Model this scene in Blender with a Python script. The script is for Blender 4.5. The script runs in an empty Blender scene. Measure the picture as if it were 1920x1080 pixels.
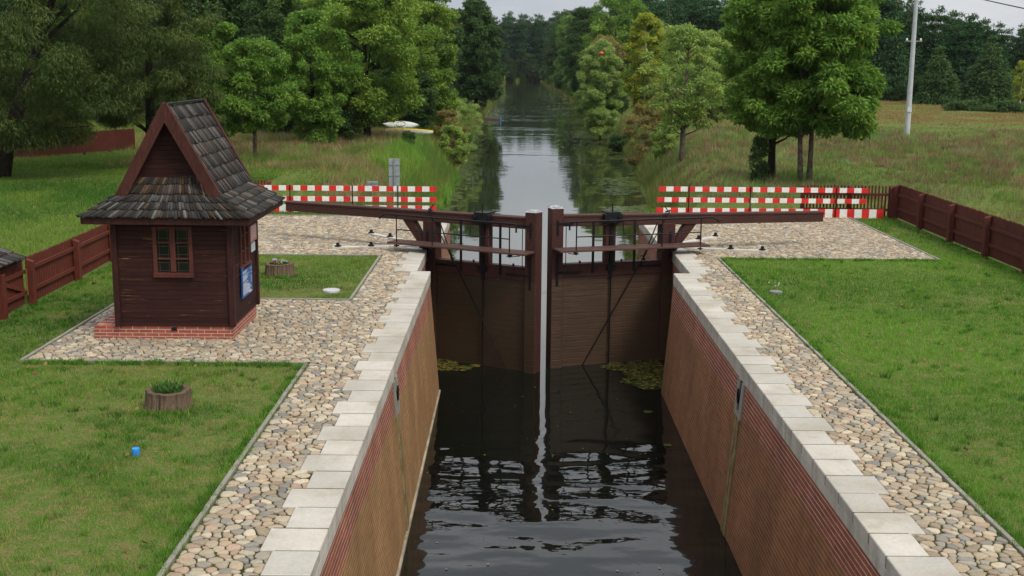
import bpy, bmesh, math, random
import numpy as np
from mathutils import Vector, Matrix
S = bpy.context.scene
COL = S.collection
R8 = math.radians
# ------------------------------------------------------------------ camera
F_PX, CAM_H, ROLL = 2219.0, 5.3, 0.009
PITCH = math.atan(425 / F_PX)
cF = np.array([0, math.cos(PITCH), -math.sin(PITCH)]); _r0 = np.array([1., 0, 0]); _u0 = np.cross(_r0, cF)
cR = _r0 * math.cos(ROLL) + _u0 * math.sin(ROLL); cU = _u0 * math.cos(ROLL) - _r0 * math.sin(ROLL)
cC = np.array([0, 0, CAM_H])
cam = bpy.data.cameras.new('camera'); co = bpy.data.objects.new('camera', cam); COL.objects.link(co)
cam.sensor_width = 36; cam.lens = F_PX / 1920 * 36; cam.clip_start = 0.1; cam.clip_end = 3000
M = Matrix.Identity(4)
for i in range(3):
    M[i][0], M[i][1], M[i][2], M[i][3] = cR[i], cU[i], -cF[i], cC[i]
co.matrix_world = M
S.camera = co
# survey helpers: the photograph's pixels turned into real places
def _ray(px, py): return cF + (px - 960) / F_PX * cR - (py - 540) / F_PX * cU
def G(px, py, z=0.0):
    d = _ray(px, py); return cC + d * (z - CAM_H) / d[2]
def A(px, py, D):
    d = _ray(px, py); return cC + d * D / d[1]
def Xp(px, py, x):
    d = _ray(px, py); return cC + d * x / d[0]
def PROJ(P):
    v = P - cC; z = v @ cF; z = np.where(z < .1, .1, z)
    return 960 + F_PX * (v @ cR) / z, 540 - F_PX * (v @ cU) / z
# ------------------------------------------------------------------ light
SUN_EL, SUN_AZ = R8(50), R8(-48)          # azimuth measured from +X towards +Y
W = bpy.data.worlds.new('World'); S.world = W; W.use_nodes = True
wn = W.node_tree; bg = wn.nodes['Background']
sky = wn.nodes.new('ShaderNodeTexSky'); sky.sky_type = 'NISHITA'; sky.sun_disc = False
sky.sun_elevation = SUN_EL; sky.sun_rotation = R8(90) - SUN_AZ; sky.air_density = 1.0; sky.dust_density = 3.0
hs = wn.nodes.new('ShaderNodeHueSaturation'); hs.inputs['Saturation'].default_value = 0.06
wn.links.new(sky.outputs[0], hs.inputs['Color'])
tc = wn.nodes.new('ShaderNodeTexCoord'); mp = wn.nodes.new('ShaderNodeMapping'); mp.inputs['Scale'].default_value = (1, 1, 3.2)
nz = wn.nodes.new('ShaderNodeTexNoise'); nz.inputs['Scale'].default_value = 2.3; nz.inputs['Detail'].default_value = 6
wn.links.new(tc.outputs['Generated'], mp.inputs[0]); wn.links.new(mp.outputs[0], nz.inputs['Vector'])
rp = wn.nodes.new('ShaderNodeValToRGB')
rp.color_ramp.elements[0].position = .42; rp.color_ramp.elements[0].color = (5.2, 5.7, 6.4, 1)
rp.color_ramp.elements[1].position = .60; rp.color_ramp.elements[1].color = (9.0, 9.1, 9.3, 1)
wn.links.new(nz.outputs['Fac'], rp.inputs[0])
mx = wn.nodes.new('ShaderNodeMixRGB'); mx.inputs[0].default_value = .72
wn.links.new(hs.outputs[0], mx.inputs[1]); wn.links.new(rp.outputs[0], mx.inputs[2]); 
sx = wn.nodes.new('ShaderNodeSeparateXYZ'); wn.links.new(tc.outputs['Generated'], sx.inputs[0])   # an overcast sky is brighter overhead
zr = wn.nodes.new('ShaderNodeMapRange'); zr.inputs['From Min'].default_value = 0; zr.inputs['From Max'].default_value = 1
zr.inputs['To Min'].default_value = .80; zr.inputs['To Max'].default_value = 1.65; wn.links.new(sx.outputs[2], zr.inputs['Value'])
mv = wn.nodes.new('ShaderNodeMixRGB'); mv.blend_type = 'MULTIPLY'; mv.inputs[0].default_value = 1
wn.links.new(mx.outputs[0], mv.inputs[1]); wn.links.new(zr.outputs[0], mv.inputs[2]); wn.links.new(mv.outputs[0], bg.inputs['Color'])
bg.inputs['Strength'].default_value = 0.082
sl = bpy.data.lights.new('sun', 'SUN'); so = bpy.data.objects.new('sun', sl); COL.objects.link(so)
sl.energy = 1.5; sl.angle = R8(15); sl.color = (1, .91, .78)
sd = Vector((math.cos(SUN_EL) * math.cos(SUN_AZ), math.cos(SUN_EL) * math.sin(SUN_AZ), math.sin(SUN_EL)))
so.rotation_euler = sd.to_track_quat('Z', 'Y').to_euler(); so.location = (30, 20, 60)
S.view_settings.view_transform = 'Standard'; S.view_settings.look = 'None'
S.view_settings.exposure = 0.66; S.view_settings.gamma = 1.0
S.cycles.max_bounces = 8; S.cycles.transparent_max_bounces = 8
rng = np.random.default_rng(7); random.seed(7)
WZ = -3.1
# ------------------------------------------------------------------ material helpers
class NT:
    def __init__(s, name, rough=.8, spec=.3):
        s.m = bpy.data.materials.new(name); s.m.use_nodes = True; s.t = s.m.node_tree
        s.b = s.t.nodes['Principled BSDF']; s.b.inputs['Roughness'].default_value = rough
        s.b.inputs['Specular IOR Level'].default_value = spec
    def n(s, t): return s.t.nodes.new('ShaderNode' + t)
    def l(s, a, b): s.t.links.new(a, b)
    def pos(s):
        g = s.n('NewGeometry'); return g.outputs['Position']
    def objc(s):
        g = s.n('TexCoord'); return g.outputs['Object']
    def uv(s):
        g = s.n('TexCoord'); return g.outputs['UV']
    def mapv(s, v, sc):
        q = s.n('Mapping'); q.inputs['Scale'].default_value = sc; s.l(v, q.inputs[0]); return q.outputs[0]
    def noise(s, v, scale, detail=4, rough=.55):
        q = s.n('TexNoise'); q.inputs['Scale'].default_value = scale; q.inputs['Detail'].default_value = detail
        q.inputs['Roughness'].default_value = rough; s.l(v, q.inputs['Vector']); return q.outputs['Fac']
    def ramp(s, f, stops):
        q = s.n('ValToRGB'); e = q.color_ramp.elements
        while len(e) < len(stops): e.new(.5)
        for k, (p, c) in enumerate(stops):
            e[k].position = p; e[k].color = (c, c, c, 1) if isinstance(c, (int, float)) else (*c, 1)
        s.l(f, q.inputs[0]); return q.outputs[0]
    def mix(s, f, a, b, bl='MIX'):
        q = s.n('MixRGB'); q.blend_type = bl
        for k, v in ((0, f), (1, a), (2, b)):
            if isinstance(v, (int, float)): q.inputs[k].default_value = v if k == 0 else (v, v, v, 1)
            elif isinstance(v, tuple): q.inputs[k].default_value = (*v, 1)
            else: s.l(v, q.inputs[k])
        return q.outputs[0]
    def math(s, op, a, b=None):
        q = s.n('Math'); q.operation = op
        for k, v in ((0, a), (1, b)):
            if v is None: continue
            if isinstance(v, (int, float)): q.inputs[k].default_value = v
            else: s.l(v, q.inputs[k])
        return q.outputs[0]
    def sep(s, v):
        q = s.n('SeparateXYZ'); s.l(v, q.inputs[0]); return q.outputs
    def attr(s, nm='col'):
        q = s.n('Attribute'); q.attribute_name = nm; return q.outputs['Color']
    def base(s, c):
        if isinstance(c, tuple): s.b.inputs['Base Color'].default_value = (*c, 1)
        else: s.l(c, s.b.inputs['Base Color'])
    def bump(s, h, dist=.01, st=1.0):
        q = s.n('Bump'); q.inputs['Distance'].default_value = dist; q.inputs['Strength'].default_value = st
        s.l(h, q.inputs['Height']); s.l(q.outputs[0], s.b.inputs['Normal'])
def simple(name, c, rough=.8, spec=.3, var=.25, scale=6, bump=.004, metal=0):
    t = NT(name, rough, spec); p = t.pos(); f = t.noise(p, scale, 6); f2 = t.noise(p, scale * 9, 3)
    lo = tuple(x * (1 - var) for x in c); hi = tuple(min(1, x * (1 + var)) for x in c)
    cc = t.mix(t.ramp(f, [(.3, 0.), (.7, 1.)]), lo, hi); cc = t.mix(.25, cc, t.ramp(f2, [(.3, .35), (.7, 1.)]), 'MULTIPLY')
    t.base(cc); t.b.inputs['Metallic'].default_value = metal
    if bump: t.bump(f2, bump)
    return t.m
def wood(name, c, axis=(1, 1, 1), plank=None, rough=.65, worn=None, wornamt=.5, var=.35, spec=.12):
    """weathered painted timber; axis = noise stretch, plank=(axis index, board width)"""
    t = NT(name, rough, spec); p = t.pos(); v = t.mapv(p, axis)
    f = t.noise(v, 3.0, 8, .65); f2 = t.noise(p, 1.3, 4)
    lo = tuple(x * (1 - var) for x in c); hi = tuple(x * (1 + var) for x in c)
    cc = t.mix(t.ramp(f, [(.3, 0.), (.72, 1.)]), lo, hi)
    cc = t.mix(.5, cc, t.ramp(f2, [(.3, .6), (.7, 1.15)]), 'MULTIPLY')
    h = f
    if plank:
        ax, w = plank
        q = t.math('DIVIDE', t.sep(p)[ax], w); fr = t.math('FRACT', q); fl = t.math('FLOOR', q)
        wn_ = t.n('TexWhiteNoise'); wn_.noise_dimensions = '1D'; t.l(fl, wn_.inputs['W'])
        cc = t.mix(.6, cc, t.ramp(wn_.outputs['Value'], [(0, .65), (1, 1.2)]), 'MULTIPLY')
        gap = t.ramp(fr, [(0, 0.), (.05, 1.), (.95, 1.), (1, 0.)])
        cc = t.mix(gap, tuple(x * .25 for x in c), cc); h = t.math('ADD', t.math('MULTIPLY', f, .25), gap)
    if worn:
        g = t.noise(t.mapv(p, tuple(a * .7 for a in axis)), 1.6, 8, .7)
        cc = t.mix(t.ramp(g, [(1 - wornamt + .08, 0.), (1 - wornamt + .14, 1.)]), cc, worn)
    t.base(cc); t.bump(h, .008); return t.m
def leafmat(name, trans=.35, rough=.5, spec=.25):
    t = NT(name, rough, spec); c = t.attr(); t.base(c)
    tr = t.n('BsdfTranslucent'); t.l(t.mix(.5, c, (.5, .7, .1), 'MULTIPLY'), tr.inputs[0])
    t.l(c, tr.inputs[0])
    mxs = t.n('MixShader'); mxs.inputs[0].default_value = trans
    t.l(t.b.outputs[0], mxs.inputs[1]); t.l(tr.outputs[0], mxs.inputs[2]); t.l(mxs.outputs[0], t.t.nodes['Material Output'].inputs[0])
    return t.m
# ------------------------------------------------------------------ mesh helpers
def wloc(o):
    v = Vector((0, 0, 0))
    while o is not None: v += o.location; o = o.parent
    return v
class MB:
    def __init__(s): s.v = []; s.f = []; s.mi = []; s.uv = {}
    def add(s, vs, fs, mi=0, uvs=None):
        b = len(s.v); s.v += [tuple(map(float, q)) for q in vs]
        for k, f in enumerate(fs):
            if uvs: s.uv[len(s.f)] = uvs[k]
            s.f.append([b + i for i in f]); s.mi.append(mi)
    def hexa(s, b4, t4, mi=0):
        s.add(list(b4) + list(t4), [(3, 2, 1, 0), (4, 5, 6, 7), (0, 1, 5, 4), (1, 2, 6, 5), (2, 3, 7, 6), (3, 0, 4, 7)], mi)
    def box(s, x0, x1, y0, y1, z0, z1, mi=0):
        s.hexa([(x0, y0, z0), (x1, y0, z0), (x1, y1, z0), (x0, y1, z0)], [(x0, y0, z1), (x1, y0, z1), (x1, y1, z1), (x0, y1, z1)], mi)
    def beam(s, p, q, w, h, up=(0, 0, 1), mi=0):
        p, q, up = Vector(p), Vector(q), Vector(up); d = (q - p).normalized(); a = d.cross(up)
        if a.length < 1e-4: a = d.cross(Vector((0, 1, 0)))
        a.normalize(); b = a.cross(d); a *= w / 2; b *= h / 2
        s.hexa([p - a - b, p + a - b, q + a - b, q - a - b], [p - a + b, p + a + b, q + a + b, q - a + b], mi)
    def tube(s, pts, rad, n=8, mi=0, cap=True):
        pts = [Vector(p) for p in pts]
        if not hasattr(rad, '__len__'): rad = [rad] * len(pts)
        b = len(s.v); ref = Vector((0.31, 0.87, 0.38))
        for i, p in enumerate(pts):
            d = (pts[min(i + 1, len(pts) - 1)] - pts[max(i - 1, 0)]).normalized()
            a = d.cross(ref).normalized(); c = d.cross(a)
            for k in range(n):
                t = 2 * math.pi * k / n; s.v.append(tuple(p + (a * math.cos(t) + c * math.sin(t)) * rad[i]))
        for i in range(len(pts) - 1):
            for k in range(n):
                s.f.append([b + i * n + k, b + i * n + (k + 1) % n, b + (i + 1) * n + (k + 1) % n, b + (i + 1) * n + k]); s.mi.append(mi)
        if cap:
            s.f.append([b + k for k in range(n)][::-1]); s.mi.append(mi)
            e = b + (len(pts) - 1) * n; s.f.append([e + k for k in range(n)]); s.mi.append(mi)
    def lathe(s, c, prof, n=20, mi=0, wob=None):
        b = len(s.v)
        for j, (r, z) in enumerate(prof):
            for k in range(n):
                t = 2 * math.pi * k / n; rr = r * (wob(t, j) if wob else 1)
                s.v.append((c[0] + rr * math.cos(t), c[1] + rr * math.sin(t), c[2] + z))
        for j in range(len(prof) - 1):
            for k in range(n):
                s.f.append([b + j * n + k, b + j * n + (k + 1) % n, b + (j + 1) * n + (k + 1) % n, b + (j + 1) * n + k]); s.mi.append(mi)
        s.f.append([b + k for k in range(n)][::-1]); s.mi.append(mi)
        e = b + (len(prof) - 1) * n; s.f.append([e + k for k in range(n)]); s.mi.append(mi)
    def build(s, name, mats, parent=None, loc=None, bevel=0, smooth=False, local=False, fix=True):
        o3 = Vector((0, 0, 0)) if local else (wloc(parent) if parent else Vector(loc if loc is not None else (0, 0, 0)))
        me = bpy.data.meshes.new(name)
        me.from_pydata([(x - o3.x, y - o3.y, z - o3.z) for x, y, z in s.v], [], s.f)
        if s.uv:
            ul = me.uv_layers.new(name='UVMap')
            for p in me.polygons:
                q = s.uv.get(p.index)
                if q:
                    for k, li in enumerate(p.loop_indices): ul.data[li].uv = q[k]
        for m in (mats if isinstance(mats, (list, tuple)) else [mats]): me.materials.append(m)
        me.polygons.foreach_set('material_index', s.mi)
        if fix:
            bm = bmesh.new(); bm.from_mesh(me); bmesh.ops.recalc_face_normals(bm, faces=bm.faces)
            if bevel: bmesh.ops.bevel(bm, geom=[e for e in bm.edges if len(e.link_faces) == 2 and e.calc_face_angle(0) > .5], offset=bevel, segments=1, affect='EDGES')
            bm.to_mesh(me); bm.free()
        if smooth: me.polygons.foreach_set('use_smooth', [True] * len(me.polygons))
        o = bpy.data.objects.new(name, me); COL.objects.link(o)
        if parent: o.parent = parent
        elif not local: o.location = o3
        elif loc is not None: o.location = loc
        return o
def npmesh(name, V, F, mat, col=None, parent=None, loc=None, smooth=False):
    V = np.asarray(V, np.float32); F = np.asarray(F, np.int32); k = F.shape[1]
    me = bpy.data.meshes.new(name); me.vertices.add(len(V)); me.vertices.foreach_set('co', V.ravel())
    me.loops.add(F.size); me.loops.foreach_set('vertex_index', F.ravel())
    me.polygons.add(len(F)); me.polygons.foreach_set('loop_start', np.arange(0, F.size, k, dtype=np.int32))
    me.update(calc_edges=True)
    if col is not None:
        a = me.color_attributes.new('col', 'FLOAT_COLOR', 'POINT')
        c4 = np.ones((len(V), 4), np.float32); c4[:, :3] = col; a.data.foreach_set('color', c4.ravel())
    if smooth: me.polygons.foreach_set('use_smooth', np.ones(len(F), bool))
    me.materials.append(mat); me.validate()
    o = bpy.data.objects.new(name, me); COL.objects.link(o)
    if parent: o.parent = parent
    if loc is not None: o.location = loc
    return o
def tag(o, label=None, cat=None, group=None, kind=None):
    if label: o['label'] = label
    if cat: o['category'] = cat
    if group: o['group'] = group
    if kind: o['kind'] = kind
    return o
def thing(name, label, cat, loc=(0, 0, 0), group=None):
    o = bpy.data.objects.new(name, None); COL.objects.link(o); o.location = loc; o.empty_display_size = .2
    return tag(o, label, cat, group)
def struct(o): o['kind'] = 'structure'; return o
def vnoise(x, y, sc, seed=0):
    x = np.asarray(x) * sc + seed * 17.3; y = np.asarray(y) * sc + seed * 9.1
    xi = np.floor(x).astype(int); yi = np.floor(y).astype(int); fx = x - xi; fy = y - yi
    fx = fx * fx * (3 - 2 * fx); fy = fy * fy * (3 - 2 * fy)
    def h(a, b):
        q = np.sin(a * 127.1 + b * 311.7 + seed * 74.7) * 43758.5453; return q - np.floor(q)
    return (h(xi, yi) * (1 - fx) + h(xi + 1, yi) * fx) * (1 - fy) + (h(xi, yi + 1) * (1 - fx) + h(xi + 1, yi + 1) * fx) * fy
def fbm(x, y, sc, seed=0): return .55 * vnoise(x, y, sc, seed) + .3 * vnoise(x, y, sc * 2.1, seed + 1) + .15 * vnoise(x, y, sc * 4.3, seed + 2)
# ------------------------------------------------------------------ materials
def m_ground():
    t = NT('soil_and_turf', .95, .1); p = t.pos()
    a = t.noise(p, .35, 5); b = t.noise(p, 5, 6, .65); c = t.noise(p, 38, 4, .7); d = t.noise(p, 15, 5, .7)
    g = t.mix(t.ramp(a, [(.35, 0.), (.65, 1.)]), (.072, .140, .020), (.105, .160, .032))
    g = t.mix(t.ramp(b, [(.46, 0.), (.62, .8)]), g, (.19, .155, .065)); g = t.mix(t.ramp(d, [(.50, 0.), (.64, .75)]), g, (.055, .115, .018))
    g = t.mix(.75, g, t.ramp(c, [(.32, .35), (.66, 1.35)]), 'MULTIPLY')
    t.base(g); t.bump(c, .02); return t.m
M_GROUND = m_ground()
M_BED = simple('mossy_joint_earth', (.050, .052, .016), .95, .1, .5, 5, .01)
def m_stone():
    t = NT('fieldstone', .75, .3); c = t.attr(); p = t.pos()
    f = t.noise(p, 25, 5, .65); g = t.noise(p, 90, 3)
    cc = t.mix(.45, c, t.ramp(f, [(.3, .55), (.7, 1.2)]), 'MULTIPLY'); cc = t.mix(.3, cc, t.ramp(g, [(.3, .5), (.7, 1.2)]), 'MULTIPLY')
    t.base(cc); t.bump(f, .008); return t.m
M_STONE = m_stone()
def m_concrete(name, c, stain=True):
    t = NT(name, .8, .25); p = t.pos(); a = t.noise(p, 2.2, 6, .6); b = t.noise(p, 30, 4); d = t.noise(t.mapv(p, (3.5, 3.5, .8)), 1.0, 5)
    cc = t.mix(t.ramp(a, [(.3, 0.), (.7, 1.)]), tuple(x * .8 for x in c), tuple(x * 1.08 for x in c))
    cc = t.mix(.35, cc, t.ramp(b, [(.25, .6), (.7, 1.1)]), 'MULTIPLY')
    if stain:
        z = t.sep(p)[2]; low = t.ramp(z, [(0, 1.), (.5, 1.)])
        side = t.math('LESS_THAN', z, .02)
        cc = t.mix(t.math('MULTIPLY', side, t.ramp(d, [(.42, .0), (.75, .6)])), cc, (.12, .115, .085))
        sp = t.noise(p, 1.1, 8, .7); cc = t.mix(t.ramp(sp, [(.44, 0.), (.62, .75)]), cc, (.28, .255, .20))
    t.base(cc); t.bump(b, .004); return t.m
M_COPING = m_concrete('pale_coping_concrete', (.50, .47, .415))
M_COP2 = m_concrete('pale_coping_concrete_grey', (.45, .425, .375)); M_COP3 = m_concrete('pale_coping_concrete_light', (.54, .505, .44))
M_CONC = m_concrete('kerb_concrete', (.25, .235, .195), False); M_JOINT = simple('dirty_mortar', (.115, .10, .075), .95, .1, .3, 12, .002)
def m_brick(name, tan, red, algae, deep):
    t = NT(name, .8, .25); uv = t.uv(); p = t.pos(); z = t.sep(p)[2]
    def br(c1, c2, mo, ms):
        q = t.n('TexBrick'); t.l(uv, q.inputs['Vector']); q.inputs['Scale'].default_value = 1
        q.inputs['Brick Width'].default_value = .26; q.inputs['Row Height'].default_value = .077; q.inputs['Mortar Size'].default_value = ms
        q.inputs['Mortar Smooth'].default_value = .3; q.inputs['Bias'].default_value = 0
        for k, c in (('Color1', c1), ('Color2', c2), ('Mortar', mo)): q.inputs[k].default_value = (*c, 1)
        return q
    b1 = br(red, tuple(x * .7 for x in red), (.26, .16, .13), .005); b2 = br(algae, tuple(x * .7 for x in algae), tuple(x * .8 + .03 for x in algae), .006)
    wob = t.math('ADD', z, t.math('MULTIPLY', t.math('SUBTRACT', t.noise(p, .9, 5), .5), .25))
    k = t.ramp(t.math('ADD', wob, 1.0), [(.19, 1.), (.27, 0.)])
    cc = t.mix(k, b1.outputs[0], b2.outputs[0])
    fv = t.math('FRACT', t.math('DIVIDE', t.sep(uv)[1], .077)); bed = t.ramp(fv, [(0, 1.), (.09, 1.), (.15, 0.), (.95, 0.), (1., 1.)])
    bn_ = t.noise(p, 3.0, 5, .6); cc = t.mix(t.math('MULTIPLY', bed, t.ramp(bn_, [(.3, .35), (.65, .95)])), cc, t.mix(k, (.62, .53, .44), tan))
    st = t.noise(t.mapv(p, (1, 1, .35)), 1.1, 7, .65); cc = t.mix(.75, cc, t.ramp(st, [(.28, .55), (.72, 1.25)]), 'MULTIPLY')
    st2 = t.noise(p, .55, 6, .7); cc = t.mix(t.math('MULTIPLY', k, t.ramp(st2, [(.45, 0.), (.7, .55)])), cc, deep)
    ef = t.noise(t.mapv(p, (6, 6, 1.6)), 1.2, 6, .7); cc = t.mix(t.ramp(ef, [(.66, 0.), (.76, .55)]), cc, (.5, .45, .43))
    wet = t.ramp(t.math('ADD', wob, 3.3), [(.15, .35), (.75, 1.)]); cc = t.mix(1, cc, wet, 'MULTIPLY') if False else cc
    t.base(cc); t.bump(t.math('SUBTRACT', 1.0, b1.outputs['Fac']), .003); return t.m
M_BRICK_L = m_brick('algae_stained_brick', (.58, .43, .25), (.27, .078, .040), (.28, .145, .055), (.20, .115, .05))
M_BRICK_R = m_brick('wet_red_brick', (.44, .29, .19), (.26, .075, .040), (.235, .098, .038), (.12, .055, .026))
def m_hutbrick():
    t = NT('new_plinth_brick', .8, .25); uv = t.uv(); q = t.n('TexBrick'); t.l(uv, q.inputs['Vector']); q.inputs['Scale'].default_value = 1
    q.inputs['Brick Width'].default_value = .25; q.inputs['Row Height'].default_value = .0675; q.inputs['Mortar Size'].default_value = .006
    for k, c in (('Color1', (.33, .085, .05)), ('Color2', (.25, .06, .036)), ('Mortar', (.5, .42, .37))): q.inputs[k].default_value = (*c, 1)
    f = t.noise(t.pos(), 9, 5); t.base(t.mix(.5, q.outputs[0], t.ramp(f, [(.3, .65), (.7, 1.15)]), 'MULTIPLY')); t.bump(t.math('SUBTRACT', 1., q.outputs['Fac']), .006); return t.m
M_HUTBRICK = m_hutbrick()
BROWN = (.052, .021, .017)
M_HUTWALL = wood('dark_stained_boards', (.036, .0135, .0115), (1.2, 1.2, 22), (2, .088), .7, (.25, .13, .05), .455, spec=.12)
M_BARGE = wood('red_brown_stained_timber', (.062, .022, .018), (7, 7, 2), None, .75, (.22, .11, .07), .40)
M_TRIM = wood('dark_red_timber', (.038, .0145, .0125), (9, 9, 2), None, .6)
M_FRAME = wood('red_window_timber', (.088, .030, .024), (9, 9, 9), None, .55)
M_FENCE = wood('red_brown_fence_stain', (.112, .029, .019), (14, 14, 2), None, .7)
M_FENCE_R = wood('dark_red_fence_stain', (.086, .025, .018), (14, 14, 2), None, .7)
M_GATEWOOD = wood('oxblood_gate_timber', (.060, .026, .022), (6, 6, 6), None, .55)
M_BEAMTOP = wood('weathered_beam_timber', (.060, .027, .022), (2, 14, 14), None, .6, (.13, .08, .055), .34)
M_PLANK = wood('walkway_plank', (.085, .046, .038), (2, 12, 12), None, .65, (.15, .10, .08), .44)
def m_gatepanel(name, c, slime):
    t = NT(name, .5, .4); p = t.pos(); z = t.sep(p)[2]; v = t.mapv(p, (1.2, 1.2, 24)); f = t.noise(v, 2.2, 8, .65); g = t.noise(p, 1.1, 6, .65)
    cc = t.mix(t.ramp(f, [(.3, 0.), (.7, 1.)]), tuple(x * .55 for x in c), tuple(x * 1.4 for x in c))
    q = t.math('DIVIDE', z, .16); fr = t.math('FRACT', q); gap = t.ramp(fr, [(0, 0.), (.06, 1.), (.94, 1.), (1, 0.)])
    cc = t.mix(t.ramp(g, [(.4, 0.), (.68, .8)]), cc, slime)
    sp = t.noise(p, 6, 4, .7); cc = t.mix(t.ramp(sp, [(.70, 0.), (.74, .8)]), cc, (.16, .13, .025))
    cc = t.mix(gap, tuple(x * .3 for x in c), cc); t.base(cc); t.bump(t.math('ADD', gap, f), .01); return t.m
M_PANEL_L = m_gatepanel('slimy_gate_planks', (.043, .025, .014), (.038, .027, .012))
M_PANEL_R = m_gatepanel('wet_gate_planks', (.062, .033, .019), (.044, .029, .014))
M_IRON = simple('black_iron', (.007, .007, .008), .55, .2, .4, 20, .003, .0)
M_STEEL = simple('galvanised_steel', (.33, .35, .37), .45, .5, .15, 8, .001, .6)
M_SIGNBACK = simple('grey_sign_back', (.26, .30, .31), .5, .4, .15, 5, .001)
M_FOIL = simple('crumpled_lead_sheet', (.62, .63, .65), .35, .5, .5, 14, .05, .7)
M_RED = simple('red_paint', (.60, .026, .020), .55, .3, .25, 5, .001); M_WHITE = simple('white_paint', (.74, .73, .70), .6, .3, .12, 5, .001)
M_BLUE = simple('blue_sign_paint', (.012, .085, .30), .4, .5, .1, 8, 0); M_PINK = simple('faded_red_notice', (.48, .20, .18), .5, .4, .2, 9, 0)
M_PAPER = simple('white_notice', (.5, .55, .56), .5, .4, .1, 9, 0); M_CAPBLUE = simple('bright_blue_plastic', (.02, .24, .62), .4, .5, .1, 30, 0)
M_GREENP = simple('green_kayak_plastic', (.012, .17, .10), .35, .5, .1, 3, 0); M_YEL = simple('yellow_kayak_plastic', (.66, .46, .03), .35, .5, .1, 3, 0)
M_KWHITE = simple('white_kayak_plastic', (.72, .73, .70), .35, .5, .05, 3, 0); M_ORANGE = simple('orange_marker', (.75, .07, .02), .4, .5, .1, 5, 0)
M_BARK = simple('grey_brown_bark', (.13, .11, .085), .95, .1, .5, 6, .03); M_BARKD = simple('dark_bark', (.030, .025, .02), .95, .1, .5, 6, .03)
M_PINEBARK = simple('pine_bark', (.10, .06, .042), .95, .1, .4, 3, .03); M_STUMP = wood('weathered_stump', (.125, .088, .06), (16, 16, 1.2), None, .95, (.04, .03, .02), .47, .6, .1)
M_SOIL = simple('planter_soil', (.035, .026, .018), .95, .1, .4, 20, .02); M_BIRCHB = simple('birch_bark', (.5, .47, .42), .8, .2, .3, 6, .01)
M_PALE = simple('pale_blue_grey_boards', (.42, .50, .58), .7, .3, .2, 3, .004); M_STRIP = m_concrete('guide_strip_concrete', (.52, .50, .45), False)
def m_glass():
    t = NT('dark_window_glass', .06, .28); t.base((.008, .009, .01)); return t.m
M_GLASS = m_glass()
def m_shingle():
    t = NT('weathered_shingle', .85, .2); c = t.attr(); f = t.noise(t.mapv(t.pos(), (14, 14, 4)), 3, 6, .65)
    t.base(t.mix(.7, c, t.ramp(f, [(.3, .45), (.72, 1.3)]), 'MULTIPLY')); t.bump(f, .01); return t.m
M_SHINGLE = m_shingle()
M_LEAF = leafmat('broad_leaf', .40, .65, .12); M_NEEDLE = leafmat('pine_needles', .15, .7, .12); M_BLADE = leafmat('grass_blade', .4, .7, .08)
def m_water():
    t = NT('dark_canal_water', .025, .5); t.b.inputs['IOR'].default_value = 1.42
    p = t.pos(); y = t.sep(p)[1]
    t.base(t.mix(t.ramp(t.math('DIVIDE', y, 100.), [(.31, 0.), (.40, 1.)]), (.004, .005, .0035), (.024, .030, .014)))  # silty green base beyond the gates, put in to brighten the tree reflections
    n1 = t.noise(t.mapv(p, (.6, 1.25, 1)), 1.05, 1.0, .4); n2 = t.noise(t.mapv(p, (1, 1.5, 1)), 3.6, 1.5, .4); n3 = t.noise(t.mapv(p, (.25, 1, 1)), .10, 2)
    amp = t.ramp(t.math('DIVIDE', y, 100.), [(.10, .30), (.165, .42), (.195, .85), (.25, .75), (.275, .22), (.315, .05), (.36, .03), (.6, .05), (1., .09)])
    far = t.math('MULTIPLY', t.ramp(n3, [(.52, 0.), (.60, .30)]), t.ramp(t.math('DIVIDE', y, 200.), [(.4, 0.), (.55, 1.)]))
    h = t.math('ADD', t.math('MULTIPLY', n1, 1.0), t.math('MULTIPLY', n2, .07))
    h = t.math('MULTIPLY', h, t.math('ADD', amp, far))
    t.bump(h, .062); return t.m
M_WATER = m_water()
M_PAD = leafmat('lily_pad_leaf', .1, .18, .6)

# ------------------------------------------------------------------ terrain and water
LX = [(40, -2.2), (46, -3.6), (56, -4.9), (64, -4.9), (72, -4.5), (88, -4.6), (166, -4.6), (320, -4.0), (560, -3.5)]
RX = [(40, 4.4), (46, 5.6), (60, 7.6), (94, 10.0), (168, 12.4), (300, 12.5), (560, 11.0)]
def xl(y): return np.interp(y, [a for a, _ in LX], [b for _, b in LX])
def xr(y): return np.interp(y, [a for a, _ in RX], [b for _, b in RX])
def height(x, y):
    x = np.asarray(x, float); y = np.asarray(y, float)
    d = np.maximum(np.maximum(xl(y) - x, x - xr(y)), y - 516) + .35 * (vnoise(x, y, .4, 5) - .5)
    wdt = np.interp(y, [40, 44, 60], [.9, 1.6, 3.6])
    t = np.clip(d / wdt, -1.5, 1); z = np.where(t >= 0, WZ + (0 - WZ) * np.sin(t * np.pi / 2), WZ + t * 1.2)
    hill = np.clip((y - 42) / 25, 0, 1) * (fbm(x, y, .07, 3) - .5) * .7 * np.clip((d - 2) / 5, 0, 1)
    lump = np.clip((y - 42) / 10, 0, 1) * (fbm(x, y, .5, 8) - .5) * .25 * np.clip(d / 3, 0, 1)
    return np.where(y < 40.6, np.where((x > -2.45) & (x < 4.55), -4.6, 0.0), z + hill + lump)
xs = sorted(set(np.round(np.concatenate([[-900, -500, -300, -200, -140, -100], np.arange(-80, -20, 5), np.arange(-20, -2.6, 1.0), np.linspace(-2.5, 4.6, 9), np.arange(5.2, 26, 1.), np.arange(28, 100, 5), [130, 200, 300, 500, 900]]), 3)))
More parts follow.
